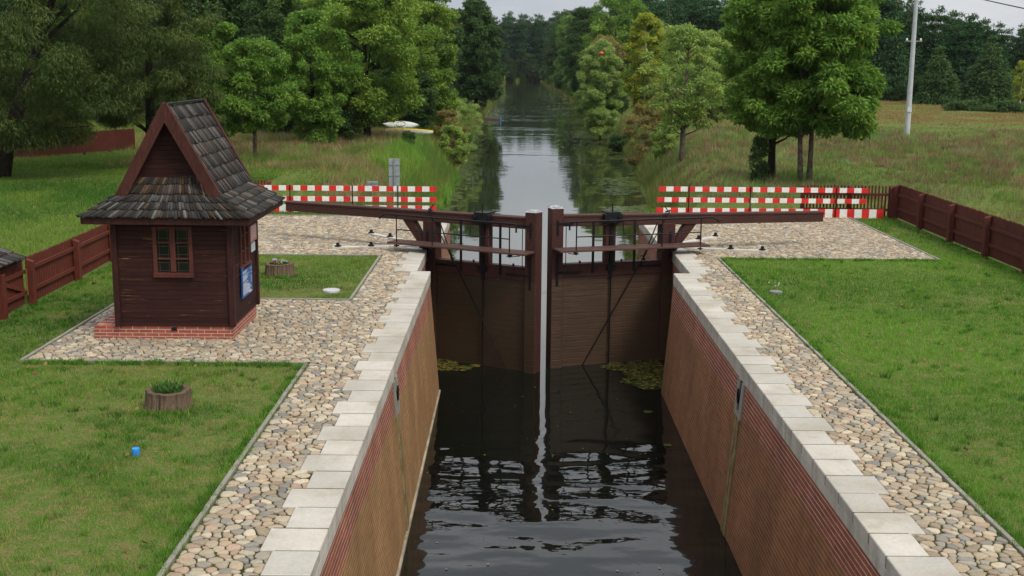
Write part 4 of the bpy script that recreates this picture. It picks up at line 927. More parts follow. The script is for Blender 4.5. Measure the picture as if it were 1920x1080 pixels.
def broad_mesh(seed, H, rx, base, pal, n, ll=.2, lw=.09, trunk=.16, ncl=70, bark=None, flat=.58, droop=.12, peak=.55, stems=1, limbs=16, lean=(0, 0), bare=0, narrow=1.0, open_=0.):
    r = np.random.default_rng(seed); tr = MB(); pr = random.Random(seed)
    cs, rs = [], []; ph = r.uniform(0, 6.28, 5); hc = H - base; ncl = int(ncl * 2.0); n = int(n * 1.25); ll *= .88; lw *= .92; eff = max(rx, .9 * math.sqrt(rx * hc / 2)); flat = min(1.0, flat * (eff / rx) ** .6)
    for i in range(ncl):
        t = r.uniform(0.02, .97) if i > 6 else r.uniform(.75, .98)
        prof = (math.sin(math.pi * min(1, (t * .93 + .07)) ** (math.log(.5) / math.log(peak)))) ** .50 if 0 < t < 1 else .2
        th = r.uniform(0, 6.283); lob = 1 + .17 * math.sin(3 * th + ph[0] + 4 * t) + .13 * math.sin(5 * th + ph[1] - 6 * t) + .09 * math.sin(9 * t + ph[2])
        q = r.uniform(.22, 1) ** .5 * prof * rx * lob * .86; z = base + hc * t
        cs.append((q * math.cos(th) + lean[0] * z / H, q * math.sin(th) + lean[1] * z / H, z)); rs.append(eff * r.uniform(.10, .235) * (1 - .25 * t) * (1 - open_ * .3))
    # stems and limbs
    for s_ in range(stems):
        ox, oy = (0, 0) if stems == 1 else (.35 * math.cos(s_ * 2.4 + 1) * trunk * 5, .35 * math.sin(s_ * 2.4 + 1) * trunk * 5)
        pts = []; m_ = 8
        for i in range(m_ + 1):
            t = i / m_; z = -.3 + (H * .86 + .3) * t
            pts.append((ox * (1 + t * 1.6) + lean[0] * z / H + .05 * rx * math.sin(3 * t + seed + s_) * t, oy * (1 + t) + lean[1] * z / H + .05 * rx * math.cos(4 * t + seed) * t, z))
        rad = [trunk * (1.35 if i == 0 else (1 - .86 * (i / m_))) / (stems ** .4) for i in range(m_ + 1)]
        tr.tube(pts, rad, 9)
        idx = list(range(len(cs))); pr.shuffle(idx)
        for i in idx[:(limbs if not bare else 34) // stems]:
            c = cs[i]; zt = max(base * .75, min(H * .8, c[2] - math.hypot(c[0], c[1]) * .75)); f = (zt + .3) / (H * .86 + .3) * m_; a = int(min(m_ - 1, f)); fr = min(1, f - a)
            p0 = Vector(pts[a]).lerp(Vector(pts[a + 1]), fr); p1 = Vector(c); md = p0.lerp(p1, .5) + Vector((0, 0, (p1 - p0).length * -.08)); r0 = trunk * .38 * (1 - .6 * zt / H)
            tr.tube([p0, md, p1], [r0, r0 * .6, r0 * .18], 5, cap=False)
            for q in range(3 if not bare else 6):
                e = p1 + Vector((pr.gauss(0, 1), pr.gauss(0, 1), pr.gauss(.2, .7))) * rx * .2; tr.tube([md.lerp(p1, pr.random()), e], [r0 * .22, r0 * .05], 4, cap=False)
    return tr, crown_leaves(r, cs, rs, n, ll, lw, pal, droop, flat)
def conif_mesh(seed, H, rx, base, pal, n, trunk=.2, ll=.34, lw=.12, cone=True):
    r = np.random.default_rng(seed); tr = MB(); cs, rs = [], []
    tr.tube([(0, 0, -.3), (.05, 0, H * .5), (0, .04, H * .97)], [trunk * 1.2, trunk * .7, trunk * .1], 8)
    lv = 17 if cone else 9
    for i in range(lv):
        t = (i + .5) / lv; z = base + (H - base) * t
        w_ = rx * ((1 - t) ** .8 * 1.0 + .05) if cone else rx * (math.sin(math.pi * min(1, t * .8 + .2)) ** .5) * r.uniform(.55, 1.05)
        m_ = max(3, int((9 if cone else 8) * (w_ / rx) + 2)); a0 = r.uniform(0, 6)
        for k in range(m_):
            th = a0 + k * 6.283 / m_ + r.uniform(-.3, .3); q = w_ * r.uniform(.55, 1.0)
            cs.append((q * math.cos(th) * .72, q * math.sin(th) * .72, z - (q * .22 if cone else -q * .08) + r.uniform(-.2, .2))); rs.append(max(.28, w_ * r.uniform(.30, .46)))
            if r.random() < .45: tr.tube([(0, 0, z), (q * math.cos(th), q * math.sin(th), z - (q * .25 if cone else -q * .12))], [trunk * .22, trunk * .05], 4, cap=False)
    cs.append((0, 0, H - .25)); rs.append(.35)
    return tr, crown_leaves(r, cs, rs, n, ll, lw, pal, .35 if cone else .0, .42)
def make_tree(name, label, cat, loc, mesh, bark, leaf, group=None, rot=0, sc=1):
    root = thing(name, label, cat, loc, group); root.rotation_euler.z = rot; root.scale = (sc, sc, sc) if not hasattr(sc, '__len__') else sc
    tr, (V, F, C) = mesh
    t = tr.build('trunk', bark, root, local=True, smooth=True, fix=False); c = npmesh('crown', V, F, leaf, C, root)
    return root
def dup(root, loc, rot, sc, label=None, group=None):
    r = root.copy(); COL.objects.link(r); r.location = loc; r.rotation_euler.z = rot; r.scale = sc
    if label: r['label'] = label
    if group: r['group'] = group
    for ch in list(root.children):
        c = ch.copy(); COL.objects.link(c); c.parent = r
    return r
def gz_(x, y): return float(height(np.array([x]), np.array([y]))[0])
def px_tree(name, label, cat, D, px, top, bot, hw, pal, n, seed, **kw):
    """size a tree from where its trunk, top, lowest foliage and width stand at distance D"""
    x = A(px, 300, D)[0]; z0 = gz_(x, D); H = A(px, top, D)[2] - z0; base = max(.15, A(px, bot, D)[2] - z0); rx = hw * D / F_PX
    bark = kw.pop('bark', M_BARK); lf = kw.pop('leafm', M_LEAF)
    return make_tree(name, label, cat, (x, D, z0), broad_mesh(seed, H, rx, base, pal, n, **kw), bark, lf)
# near left
px_tree('willow_tree', 'huge grey-green willow overhanging the far fence at the left edge', 'tree', 52.5, -4, -190, 268, 225, 'willow', 85000, 11, limbs=5, ll=.24, lw=.05, trunk=.42, ncl=130, bark=M_BARKD, lean=(4.2, 0), droop=.8, peak=.42)
px_tree('willow_tree', 'grey-green willow directly behind the hut roof', 'tree', 58, 285, -150, 235, 150, 'willow', 64000, 12, limbs=5, ll=.24, lw=.05, trunk=.3, ncl=110, bark=M_BARKD, droop=.8, peak=.42)
px_tree('ash_tree', 'slender young tree with a bare straight trunk right of the hut roof', 'tree', 64, 478, 78, 238, 92, 'ash', 26000, 13, ll=.24, lw=.085, trunk=.13, ncl=60)
px_tree('maple_tree', 'bright green leafy tree between the willow and the slender young tree', 'tree', 72, 405, 35, 255, 85, 'ash', 30000, 14, ll=.24, lw=.10, trunk=.18)
px_tree('ash_tree', 'dark leafy tree in front of the pale blue shed', 'tree', 76, 590, 20, 268, 80, 'ash', 32000, 15, ll=.24, lw=.10, trunk=.2, bark=M_BARKD)
px_tree('ash_tree', 'large spreading yellow-green tree with a dark trunk behind the kayaks', 'tree', 82, 690, -60, 225, 140, 'maple', 50000, 16, ll=.28, lw=.12, trunk=.27, ncl=100, bark=M_BARKD)
px_tree('alder_tree', 'tall dark tree standing behind the slender young tree', 'tree', 88, 520, -60, 240, 90, 'dark', 26000, 17, ll=.3, lw=.14, trunk=.22, bark=M_BARKD)
px_tree('alder_tree', 'tree with pale upper twigs rising behind the tree by the shed', 'tree', 92, 610, -70, 200, 90, 'ash', 26000, 18, ll=.3, lw=.13, trunk=.22, bare=1)
px_tree('lime_tree', 'big round dark green tree leaning over the left canal edge', 'tree', 172, 892, -2, 188, 58, 'dark', 34000, 19, ll=.42, lw=.22, trunk=.3, ncl=90, bark=M_BARKD, peak=.4)
px_tree('alder_tree', 'yellowish green tree between the spreading tree and the round canal-side tree', 'tree', 100, 800, -40, 240, 62, 'maple', 26000, 20, ll=.3, lw=.13, trunk=.2, bark=M_BARKD)
px_tree('bird_cherry', 'low dark leafy tree at the foot of the spreading tree', 'tree', 80, 648, 130, 268, 48, 'dark', 14000, 21, ll=.22, lw=.1, trunk=.1, bark=M_BARKD)
# near right
px_tree('ash_tree', 'dark-trunked ash standing left of the double-trunked ash on the right bank', 'tree', 54.2, 1447, -70, 250, 112, 'ash', 52000, 22, ll=.25, lw=.095, trunk=.2, ncl=100, bark=M_BARKD)
px_tree('ash_tree', 'large double-trunked ash with a full green crown on the right bank', 'tree', 52.6, 1515, -110, 250, 148, 'ash', 80000, 23, ll=.25, lw=.095, trunk=.17, ncl=130, stems=2, peak=.42)
px_tree('oak_tree', 'thin half bare yellowish tree left of the two ashes', 'tree', 75, 1279, 42, 240, 84, 'olive', 11000, 24, ll=.24, lw=.10, trunk=.2, bare=1, open_=.5)
px_tree('sallow_tree', 'pale green rounded sallow at the right canal edge', 'tree', 130, 1124, 72, 250, 41, 'sallow', 64000, 25, ll=.26, lw=.075, trunk=.13, ncl=95, droop=.3, peak=.52)
px_tree('birch_tree', 'yellowing birch behind the pale green sallow', 'tree', 118, 1205, 24, 215, 40, 'yellow', 24000, 26, ll=.26, lw=.13, trunk=.15, ncl=70, bark=M_BIRCHB)
px_tree('rowan_tree', 'rusty topped tree just behind the pale green sallow', 'tree', 160, 1128, 66, 200, 40, 'rust', 14000, 27, ll=.3, lw=.13, trunk=.15)
px_tree('alder_tree', 'mid green tree overtopping the yellowing birch', 'tree', 195, 1150, -20, 190, 70, 'ash', 24000, 28, ll=.42, lw=.2, trunk=.25)
px_tree('alder_tree', 'tall mid green tree beyond the half bare tree', 'tree', 230, 1092, 12, 175, 46, 'dark', 22000, 29, ll=.42, lw=.2, trunk=.25)
px_tree('ash_tree', 'yellow-green tree between the birch and the dark-trunked ash', 'tree', 96, 1330, 55, 225, 60, 'olive', 22000, 30, ll=.28, lw=.12, trunk=.16)
def px_conif(name, label, D, px, top, bot, hw, pal, n, seed):
    x = A(px, 300, D)[0]; z0 = gz_(x, D); H = A(px, top, D)[2] - z0; make_tree(name, label, 'tree', (x, D, z0), conif_mesh(seed, H, hw * D / F_PX * 1.15, .4, pal, n, ll=.5, lw=.2), M_BARKD, M_LEAF)
px_conif('hornbeam_tree', 'cone-shaped green tree beside the utility pole', 165, 1748, 84, 190, 38, 'dark', 15000, 41)
px_conif('hornbeam_tree', 'broad cone-shaped green tree right of the smaller cone-shaped one', 165, 1842, 66, 190, 52, 'dark', 20000, 42)
px_tree('birch_tree', 'thin white-stemmed birch at the right edge of the meadow', 'tree', 150, 1903, 115, 190, 18, 'yellow', 2600, 43, ll=.3, lw=.14, trunk=.1, bark=M_BIRCHB, ncl=24)
# shrubs
def shrub(label, D, px, top, hw, pal, n, seed, name='shrub', **kw):
    x = A(px, 300, D)[0]; z0 = gz_(x, D) ; H = A(px, top, D)[2] - z0; kw.setdefault('ll', .2); kw.setdefault('lw', .07)
    make_tree(name, label, 'shrub', (x, D, z0 - .1), broad_mesh(seed, max(.6, H), hw * D / F_PX, .05, pal, n, trunk=.035, ncl=40, stems=3, **kw), M_BARK, M_LEAF)
shrub('grey-green willow bush on the left bank below the round dark tree', 112, 865, 182, 44, 'sallow', 16000, 51, lw=.05)
shrub('brownish bush at the water left of the willow bush', 96, 838, 205, 36, 'rust', 9000, 52)
shrub('low olive bush at the left waterline', 90, 850, 232, 30, 'olive', 9000, 53)
shrub('dark small bush growing in front of the white kayaks', 80, 766, 244, 15, 'dark', 3500, 54, ll=.16)
shrub('rusty leaved bush at the right waterline under the half bare tree', 94, 1206, 190, 44, 'rust', 9000, 55, open_=.6)
shrub('dark blue-green bush at the right waterline', 114, 1164, 250, 26, 'dark', 8000, 56)
shrub('olive bush between the rusty bush and the half bare tree', 84, 1248, 225, 34, 'olive', 9000, 57)
shrub('pale bush on the right bank beyond the sallow', 205, 1088, 168, 22, 'olive', 9000, 58)
shrub('reddish bush behind the yellowing birch', 105, 1235, 178, 34, 'rust', 8000, 59)
shrub('low green thicket at the far meadow edge right of the pole', 142, 1800, 190, 46, 'dark', 7000, 60, ll=.3, lw=.12)
shrub('low green thicket at the far meadow edge at the right frame side', 140, 1880, 190, 40, 'dark', 6000, 61, ll=.3, lw=.12)
shrub('leafy sapling growing against the dark-trunked ash', 53, 1424, 250, 17, 'dark', 2400, 62, ll=.18)
# forest: a few trees of each kind, then copies
PP = [make_tree('pine_tree', 'tall dark pine', 'tree', (0, 0, 0), conif_mesh(70 + i, 18, 3.4, (5.0, 3.2, 1.2)[i], 'pine', 7500, trunk=.2, ll=.62, lw=.2, cone=(i == 2)), M_PINEBARK, M_NEEDLE) for i in range(3)]
DP = [make_tree('alder_tree', 'leafy tree', 'tree', (0, 0, 0), broad_mesh(80 + i, 15, 4.2, 1.0, ('dark', 'ash', 'dark', 'olive')[i], 9000, ll=.55, lw=.28, trunk=.22, ncl=60), M_BARKD, M_LEAF) for i in range(4)]
used = set(); fr_ = random.Random(99)
def plant(pool, k, x, y, h, label, group, wide=1.0):
    src = pool[k]; h0 = 18 if pool is PP else 15; s = h / h0; loc = (x, y, gz_(x, y)); sc = (s * wide, s * wide, s); rot = fr_.uniform(0, 6.28); key = (id(pool), k)
    if key not in used:
        used.add(key); src.location = loc; src.rotation_euler.z = rot; src.scale = sc; src['label'] = label; src['group'] = group
    else: dup(src, loc, rot, sc, label, group)
# wood beyond the meadow at right
L1, G1 = 'dark conifer in the forest edge beyond the right meadow', 'conifers beyond the right meadow'
for i in range(96):
    px = 1215 + i * 8.4 + fr_.uniform(-8, 8); D = fr_.choice([186, 200, 216]) + fr_.uniform(-5, 5); top = np.interp(px, [1200, 1400, 1640, 1700, 1780, 1850, 1960], [0, -20, -30, 8, 30, 50, 55]) + fr_.uniform(-16, 16)
    if px < 1330: D += 30
    x = A(px, 200, D)[0]; h = A(px, top, D)[2] - gz_(x, D); plant(PP, fr_.randrange(3), x, D, h, L1, G1, .95)
# right bank woods
L1b, G1b = 'leafy bush at the foot of the conifers beyond the right meadow', 'bushes at the foot of the conifers'
for i in range(30):
    px = 1560 + i * 14 + fr_.uniform(-8, 8); D = 180 + fr_.uniform(-4, 6); plant(DP, fr_.choice([0, 2, 2]), A(px, 200, D)[0], D, fr_.uniform(2.5, 5.0), L1b, G1b, 1.5)
L2, G2 = 'leafy tree in the wood lining the right canal bank', 'leafy trees along the right bank'
for i in range(30):
    y = 165 + i * 11 + fr_.uniform(-5, 5); x = float(xr(np.array([y]))[0]) + 4.5 + fr_.uniform(0, 3) + (i % 3) * 4.5
    plant(DP, fr_.choice([0, 0, 1, 2, 2, 3]), x, y, np.interp(y, [165, 260, 400, 500], [9, 15, 21, 25]) * fr_.uniform(.85, 1.12), L2, G2)
L7, G7 = 'low leafy bush at the right waterline far along the canal', 'bushes along the right waterline'
for i in range(44):
    y = 150 + i * 8.4 + fr_.uniform(-3, 3); plant(DP, fr_.choice([0, 1, 2, 3]), float(xr(np.array([y]))[0]) + fr_.uniform(.3, 2.2), y, fr_.uniform(2.6, 5.2), L7, G7, 1.35)
L8, G8 = 'low leafy bush at the left waterline far along the canal', 'bushes along the left waterline'
for i in range(34):
    y = 182 + i * 9.8 + fr_.uniform(-3, 3); plant(DP, fr_.choice([0, 2, 3]), float(xl(np.array([y]))[0]) - fr_.uniform(.5, 2.2), y, fr_.uniform(2.6, 5.0), L8, G8, 1.3)
L2b, G2b = 'pine rising above the wood on the right canal bank', 'pines along the right bank'
for i in range(20):
    y = 230 + i * 15 + fr_.uniform(-5, 5); x = 24 + fr_.uniform(0, 12); plant(PP, fr_.randrange(3), x, y, fr_.uniform(19, 25), L2b, G2b)
# left bank woods
L3, G3 = 'leafy tree in the wood lining the left canal bank', 'leafy trees along the left bank'
for i in range(26):
    y = 170 + i * 13 + fr_.uniform(-5, 5); x = -9 - fr_.uniform(0, 3) - (i % 3) * 4.5; plant(DP, fr_.choice([0, 0, 2, 1]), x, y, np.interp(y, [165, 260, 500], [12, 15, 19]) * fr_.uniform(.8, 1.1), L3, G3)
L3b, G3b = 'pine rising above the wood on the left canal bank', 'pines along the left bank'
for i in range(18):
    y = 170 + i * 18 + fr_.uniform(-5, 5); x = -24 - fr_.uniform(0, 12); plant(PP, fr_.randrange(3), x, y, fr_.uniform(18, 24), L3b, G3b)
# dense wood behind the left lawn
L4, G4 = 'dark leafy tree in the wood behind the left lawn', 'leafy trees behind the left lawn'
for i in range(30):
    D = 104 + (i % 3) * 13 + fr_.uniform(-4, 4); px = -60 + i * 30 + fr_.uniform(-10, 10); x = A(px, 200, D)[0]; plant(DP, fr_.choice([0, 2, 0, 1]), x, D, fr_.uniform(11, 16), L4, G4, .95)
L9, G9 = 'dark undergrowth bush beneath the trees behind the kayaks', 'undergrowth beneath the left trees'
for i in range(16):
    px = 372 + i * 27 + fr_.uniform(-8, 8); D = 97 + fr_.uniform(-3, 6); plant(DP, fr_.choice([0, 2]), A(px, 200, D)[0], D, fr_.uniform(3.2, 5.2), L9, G9, 1.3)
L5, G5 = 'pine closing the far end of the canal', 'pines at the far end of the canal'
for i in range(84):
    y = 522 + (i % 4) * 9 + fr_.uniform(-4, 4); x = -48 + i * 1.25 + fr_.uniform(-1, 1); h = 5.3 + y * math.tan(math.radians(1.86)) + fr_.uniform(0, 5.0); plant(PP, fr_.randrange(3), x, y, h, L5, G5, .9)

L6, G6 = 'leafy tree at the foot of the pines closing the canal', 'leafy trees at the far end of the canal'
for i in range(26):
    plant(DP, fr_.choice([0, 2]), -18 + i * 1.8 + fr_.uniform(-1, 1), 513.5 + (i % 2) * 3.5 + fr_.uniform(0, 1), fr_.uniform(4, 8) + (i % 2) * 3, L6, G6, 1.3)

# ------------------------------------------------------------------ grass (nobody could count it)
def in_view(x, y, z=0, mx=260, top=-50):
    P = np.stack([x, y, np.full_like(x, z) if np.isscalar(z) else z], 1); px, py = PROJ(P); return (px > -mx) & (px < 1920 + mx) & (py < 1080 + 160) & (py > top)
def blades(name, x, y, z, h, w, col, lean=.5):
    n = len(x); a = rng.uniform(0, 2 * np.pi, n); b = rng.uniform(0, 2 * np.pi, n); l = h * rng.uniform(.1, 1.0, n) * lean
    V = np.zeros((n, 3, 3)); V[:, 0] = np.stack([x - np.cos(a) * w, y - np.sin(a) * w, z - .01], 1); V[:, 1] = np.stack([x + np.cos(a) * w, y + np.sin(a) * w, z - .01], 1)
    V[:, 2] = np.stack([x + np.cos(b) * l, y + np.sin(b) * l, z + h], 1)
    o = npmesh(name, V.reshape(-1, 3), np.arange(3 * n).reshape(n, 3), M_BLADE, np.repeat(col, 3, 0)); o['kind'] = 'stuff'; return o
def lawn_col(x, y, right):
    n = len(x); t = fbm(x, y, .22, 1); u = fbm(x, y * 1.6, 1.5, 4); f = fbm(x, y * 1.5, 4.5, 6)
    zone = np.full(n, .22) if right else np.clip(.70 - (y - 12) * .022 - np.clip(-6.5 - x, 0, 4) * .09, .12, .7)       # worn towards the lock, lusher by the fence
    dry = np.clip((fbm(x, y, .5, 9) * .5 + u * .35 + f * .15 - (.75 - zone * .58)) * 8, 0, 1)
    g = np.array([.165, .335, .036]) if right else np.array([.165, .265, .042]); d = np.array([.085, .205, .022]) if right else np.array([.055, .145, .020]); s = np.array([.36, .30, .09])
    c = d + (g - d) * np.clip((t - .30) * 3.0 + (f - .5) * 1.6, 0, 1)[:, None]
    c = c + (s - c) * (dry * .88)[:, None]; st = rng.random(n) < (.05 + .30 * dry); c[st] = np.array([.27, .22, .11])
    return c * rng.uniform(.65, 1.35, (n, 1)), dry
def lawn(name, areas, right, dens=1900, hgt=.05):
    X, Y = [], []
    for a, b, c, d in areas:
        n = int((b - a) * (d - c) * dens); x = rng.uniform(a, b, n); y = rng.uniform(c, d, n); keep = rng.random(n) < np.clip((13 / np.maximum(y, 9)) ** 1.25, 0, 1); keep &= in_view(x, y); X.append(x[keep]); Y.append(y[keep])
    x = np.concatenate(X); y = np.concatenate(Y); c, dry = lawn_col(x, y, right); k = rng.random(len(x)) > dry * .30; x, y, c, dry = x[k], y[k], c[k], dry[k]
    tuft = np.clip((fbm(x, y, 2.6, 12) - .45) * 4, 0, 1)
    h = hgt * rng.uniform(.5, 1.2, len(x)) * (1 - .45 * dry) * (1 + .9 * tuft); w = .0035 * (np.maximum(y, 10) / 12) ** 1.0 * rng.uniform(.7, 1.3, len(x))
    blades(name, x, y, np.zeros_like(x), h, w, c, 1.1); print(name, len(x))
lawn('mown_grass', [(-10.4, KX - .1, 9, 20.3), (-10.4, HX0 - .12, 20.3, 26.05), (-10.4, KX - .1, 26.05, 32.1), (-10.6, HX0 - .1, 32.1, 40.6), (-10.6, -2.8, 40.6, 42.6)], False)
lawn('mown_grass', [(RKX + .12, 13.2, 9, 32.2), (RX1 + .12, 13.3, 32.2, 41.4), (4.8, 13.3, 41.4, 43.5)], True)
lawn('mown_grass', [(-34, -10.75, 24, 64)], False, 1300, .10)
def lawn_tufts(name, N, areas, hr=(.06, .13)):
    xs_, ys_ = [], []
    for a, b, c, d, f in areas:
        n = int(N * f); xs_.append(rng.uniform(a, b, n)); ys_.append(c * (d / c) ** rng.random(n))
    x0, y0 = np.concatenate(xs_), np.concatenate(ys_); M_ = len(x0); per = 26; i = np.repeat(np.arange(M_), per); n = len(i); a = rng.uniform(0, 6.283, n); R_ = rng.uniform(.04, .16, M_); q = R_[i] * np.sqrt(rng.random(n)); hh = rng.uniform(*hr, M_)
    cb = np.array([(.075, .20, .022), (.11, .26, .03), (.055, .15, .02), (.17, .29, .05)])[rng.integers(0, 4, M_)]
    blades(name, x0[i] + q * np.cos(a), y0[i] + q * np.sin(a), np.zeros(n), hh[i] * rng.uniform(.5, 1.1, n), .006 * (np.maximum(y0[i], 11) / 14), cb[i] * rng.uniform(.75, 1.25, (n, 1)), 1.0)
lawn_tufts('weed_tufts', 900, [(-10.3, KX - .25, 10.5, 20.1, .40), (-10.3, HX0 - .3, 20.1, 31, .12), (RKX + .25, 13, 10.5, 32, .48)])
# ragged grass along kerbs, fences and round the planter
lawn_tufts('edge_grass', 1000, [(KX - .17, KX - .08, 10.5, 20.3, .22), (HX0, KX - .2, 20.16, 20.28, .16), (RKX + .07, RKX + .18, 10.5, 32.1, .26), (13.0, 13.3, 25, 41, .10), (-10.42, -10.30, 24, 40, .10), (-5.68, -4.88, 17.15, 17.28, .03), (-6.3, -5.4, 28.6, 28.75, .03), (RKX + .2, 11.7, 32.05, 32.18, .10)], (.05, .11))
def rough(name, n, xr_, yr_, dens_p, hfun, colfun, wk=.010, seed=0, mind=.15):
    u = rng.random(n); y = yr_[0] * (yr_[1] / yr_[0]) ** u; x = rng.uniform(xr_[0], xr_[1], n)
    # tufts: pull blades together
    tx = np.round(x / .55) * .55 + .22 * np.sin(np.round(x / .55) * 12.9 + np.round(y / .55) * 78.2); ty = np.round(y / .55) * .55 + .22 * np.cos(np.round(x / .55) * 39.3 + np.round(y / .55) * 11.1)
    pull = np.where(rng.random(n) < .6, .55, .0); x = x + (tx - x) * pull; y = y + (ty - y) * pull
    d = np.maximum(xl(y) - x, x - xr(y)); k = (d > mind) & in_view(x, y); x, y, d = x[k], y[k], d[k]
    h = hfun(x, y, d); c = colfun(x, y, d); k = h > .02; x, y, h, c = x[k], y[k], h[k], c[k]
    ky = (np.abs(x + 7.3) < 2.8) & (y > 72) & (y < 92); h = np.where(ky, h * .28, h)
    z = height(x, y); w = wk * (y / 45) ** .9 * rng.uniform(.6, 1.4, len(x)); blades(name, x, y, z, h, w, c, .75); print(name, len(x))
def rc(a, x): return np.array(a)[None] * np.ones((len(x), 1))
def meadow_col(x, y, d):
    t = np.clip((fbm(x, y, .16, 21) - .40) * 4, 0, 1)[:, None]; u = np.clip((fbm(x, y, .45, 23) - .50) * 5, 0, 1)[:, None]
    c = rc((.140, .220, .042), x) * (1 - t) + rc((.230, .240, .075), x) * t; c = c * (1 - u * .75) + rc((.220, .165, .085), x) * u * .75
    fld = (np.clip((y - 98 - 5 * vnoise(x, y, .08, 31)) / 6, 0, 1) * (x > 16))[:, None]; c = c * (1 - fld) + rc((.29, .195, .080), x) * fld
    return c * rng.uniform(.65, 1.35, (len(x), 1))
def meadow_h(x, y, d):
    u = np.clip((fbm(x, y, .45, 23) - .50) * 5, 0, 1); h = (.08 + .20 * fbm(x, y, .3, 25) + .22 * u) * rng.uniform(.4, 1.2, len(x)); return np.where((y > 98) & (x > 16), h * .7, h) * np.clip(.4 + d / 4, .4, 1) * np.where((y < 45.5) & (x < 13.5), .25, 1)
rough('meadow_grass', 420000, (5, 80), (43, 190), 0, meadow_h, meadow_col)
rough('meadow_grass', 60000, (13.62, 40), (26, 45), 0, meadow_h, meadow_col)
def left_col(x, y, d):
    t = np.clip((fbm(x, y, .18, 41) - .42) * 4, 0, 1)[:, None]; mown = np.clip((-(x) - 6.8 - .10 * (y - 42)) / 2, 0, 1)[:, None] * np.clip((59 - y + .12 * np.clip(-x - 14, 0, 20)) / 4, 0, 1)[:, None]
    c = rc((.140, .215, .042), x) * (1 - t) + rc((.260, .235, .085), x) * t; near = np.clip(1 - (d - .5) / 4, 0, 1)[:, None] * np.clip((y - 58) / 6, 0, 1)[:, None]
    c = c * (1 - near) + rc((.19, .30, .05), x) * near; c = c * (1 - mown) + rc((.125, .235, .032), x) * mown
    return c * rng.uniform(.65, 1.35, (len(x), 1))
def left_h(x, y, d):
    mown = np.clip((-(x) - 6.8 - .10 * (y - 42)) / 2, 0, 1) * np.clip((59 - y + .12 * np.clip(-x - 14, 0, 20)) / 4, 0, 1); near = np.clip(1 - (d - .5) / 4, 0, 1) * np.clip((y - 58) / 6, 0, 1)
    return (.10 + .30 * fbm(x, y, .35, 43) + .5 * near) * (1 - .78 * mown) * rng.uniform(.4, 1.2, len(x)) * np.where(y < 43.5, .3, 1)
rough('bank_grass', 330000, (-42, -2), (42.6, 130), 0, left_h, left_col, mind=.5)
def weeds(name, N, xr_, yr_, cols, hr, per, mind=.6, wk=.010, thr=.36, keepf=None, spread=(.35, .7), lean=.7):
    y0 = yr_[0] * (yr_[1] / yr_[0]) ** rng.random(N); x0 = rng.uniform(xr_[0], xr_[1], N); d = np.maximum(xl(y0) - x0, x0 - xr(y0)); pat = fbm(x0, y0, .16, 71)
    k = (d > mind) & in_view(x0, y0) & (rng.random(N) < np.clip((pat - thr) * 5, .05, 1))
    if keepf is not None: k &= keepf(x0, y0)
    x0, y0 = x0[k], y0[k]; M_ = len(x0)
    hh = rng.uniform(*hr, M_) * (.6 + .8 * fbm(x0, y0, .5, 75)); R_ = hh * rng.uniform(*spread, M_); ci = ((fbm(x0, y0, .22, 73) * 2.0 - .5 + rng.normal(0, .13, M_)).clip(0, .999) * len(cols)).astype(int); cb = np.array(cols)[ci] * rng.uniform(.65, 1.3, (M_, 1))
    i = np.repeat(np.arange(M_), per); n = len(i); a = rng.uniform(0, 6.283, n); q = R_[i] * np.sqrt(rng.random(n)); x = x0[i] + q * np.cos(a); y = y0[i] + q * np.sin(a)
    h = hh[i] * rng.uniform(.35, 1.1, n) * (1 - .5 * q / R_[i]); blades(name, x, y, height(x, y), h, wk * (y / 45) ** .9 * rng.uniform(.6, 1.5, n), cb[i] * rng.uniform(.7, 1.3, (n, 1)), lean); print(name, n)
weeds('meadow_weeds', 9000, (6, 62), (44.0, 98), [(.15, .25, .05), (.26, .29, .10), (.20, .27, .10), (.29, .215, .11), (.22, .15, .085), (.17, .25, .06)], (.30, .75), 44, thr=.30, keepf=lambda x, y: ~((x < 13.5) & (y < 46)))
weeds('brown_dock_stalks', 900, (9, 62), (46, 95), [(.20, .125, .075), (.25, .18, .10), (.17, .115, .07)], (.5, 1.15), 60, thr=.44, wk=.008)
mwn = lambda x, y: ~((x < -7.2 - .10 * (y - 42)) & (y < 58 + .12 * np.clip(-x - 14, 0, 20)))
weeds('bank_weeds', 3000, (-20, -3), (44, 92), [(.16, .24, .05), (.30, .24, .11), (.33, .28, .14), (.25, .17, .09), (.20, .26, .08)], (.35, .95), 50, thr=.30, keepf=mwn)
weeds('reed_bed', 800, (-9, -3.5), (64, 88), [(.17, .32, .05), (.24, .37, .06), (.13, .26, .05)], (.8, 1.5), 60, mind=-.5, thr=.1, keepf=lambda x, y: x > -8 + (y - 56) * .05, spread=(.2, .4), lean=.45)
# reeds along the far waterlines
n = 60000; y = 44 * (480 / 44) ** rng.random(n); sgn = rng.random(n) < .5; off = rng.uniform(-.3, 1.6, n) * rng.uniform(.3, 1, n); x = np.where(sgn, xl(y) - off, xr(y) + off); k = in_view(x, y); x, y, off = x[k], y[k], off[k]
c = rc((.16, .23, .055), x) * rng.uniform(.6, 1.3, (len(x), 1)); st = rng.random(len(x)) < .3; c[st] = np.array([.22, .17, .07])
blades('reeds', x, y, np.maximum(height(x, y), WZ - .05), rng.uniform(.3, 1.1, len(x)), .012 * (y / 45) ** .9, c, .45)
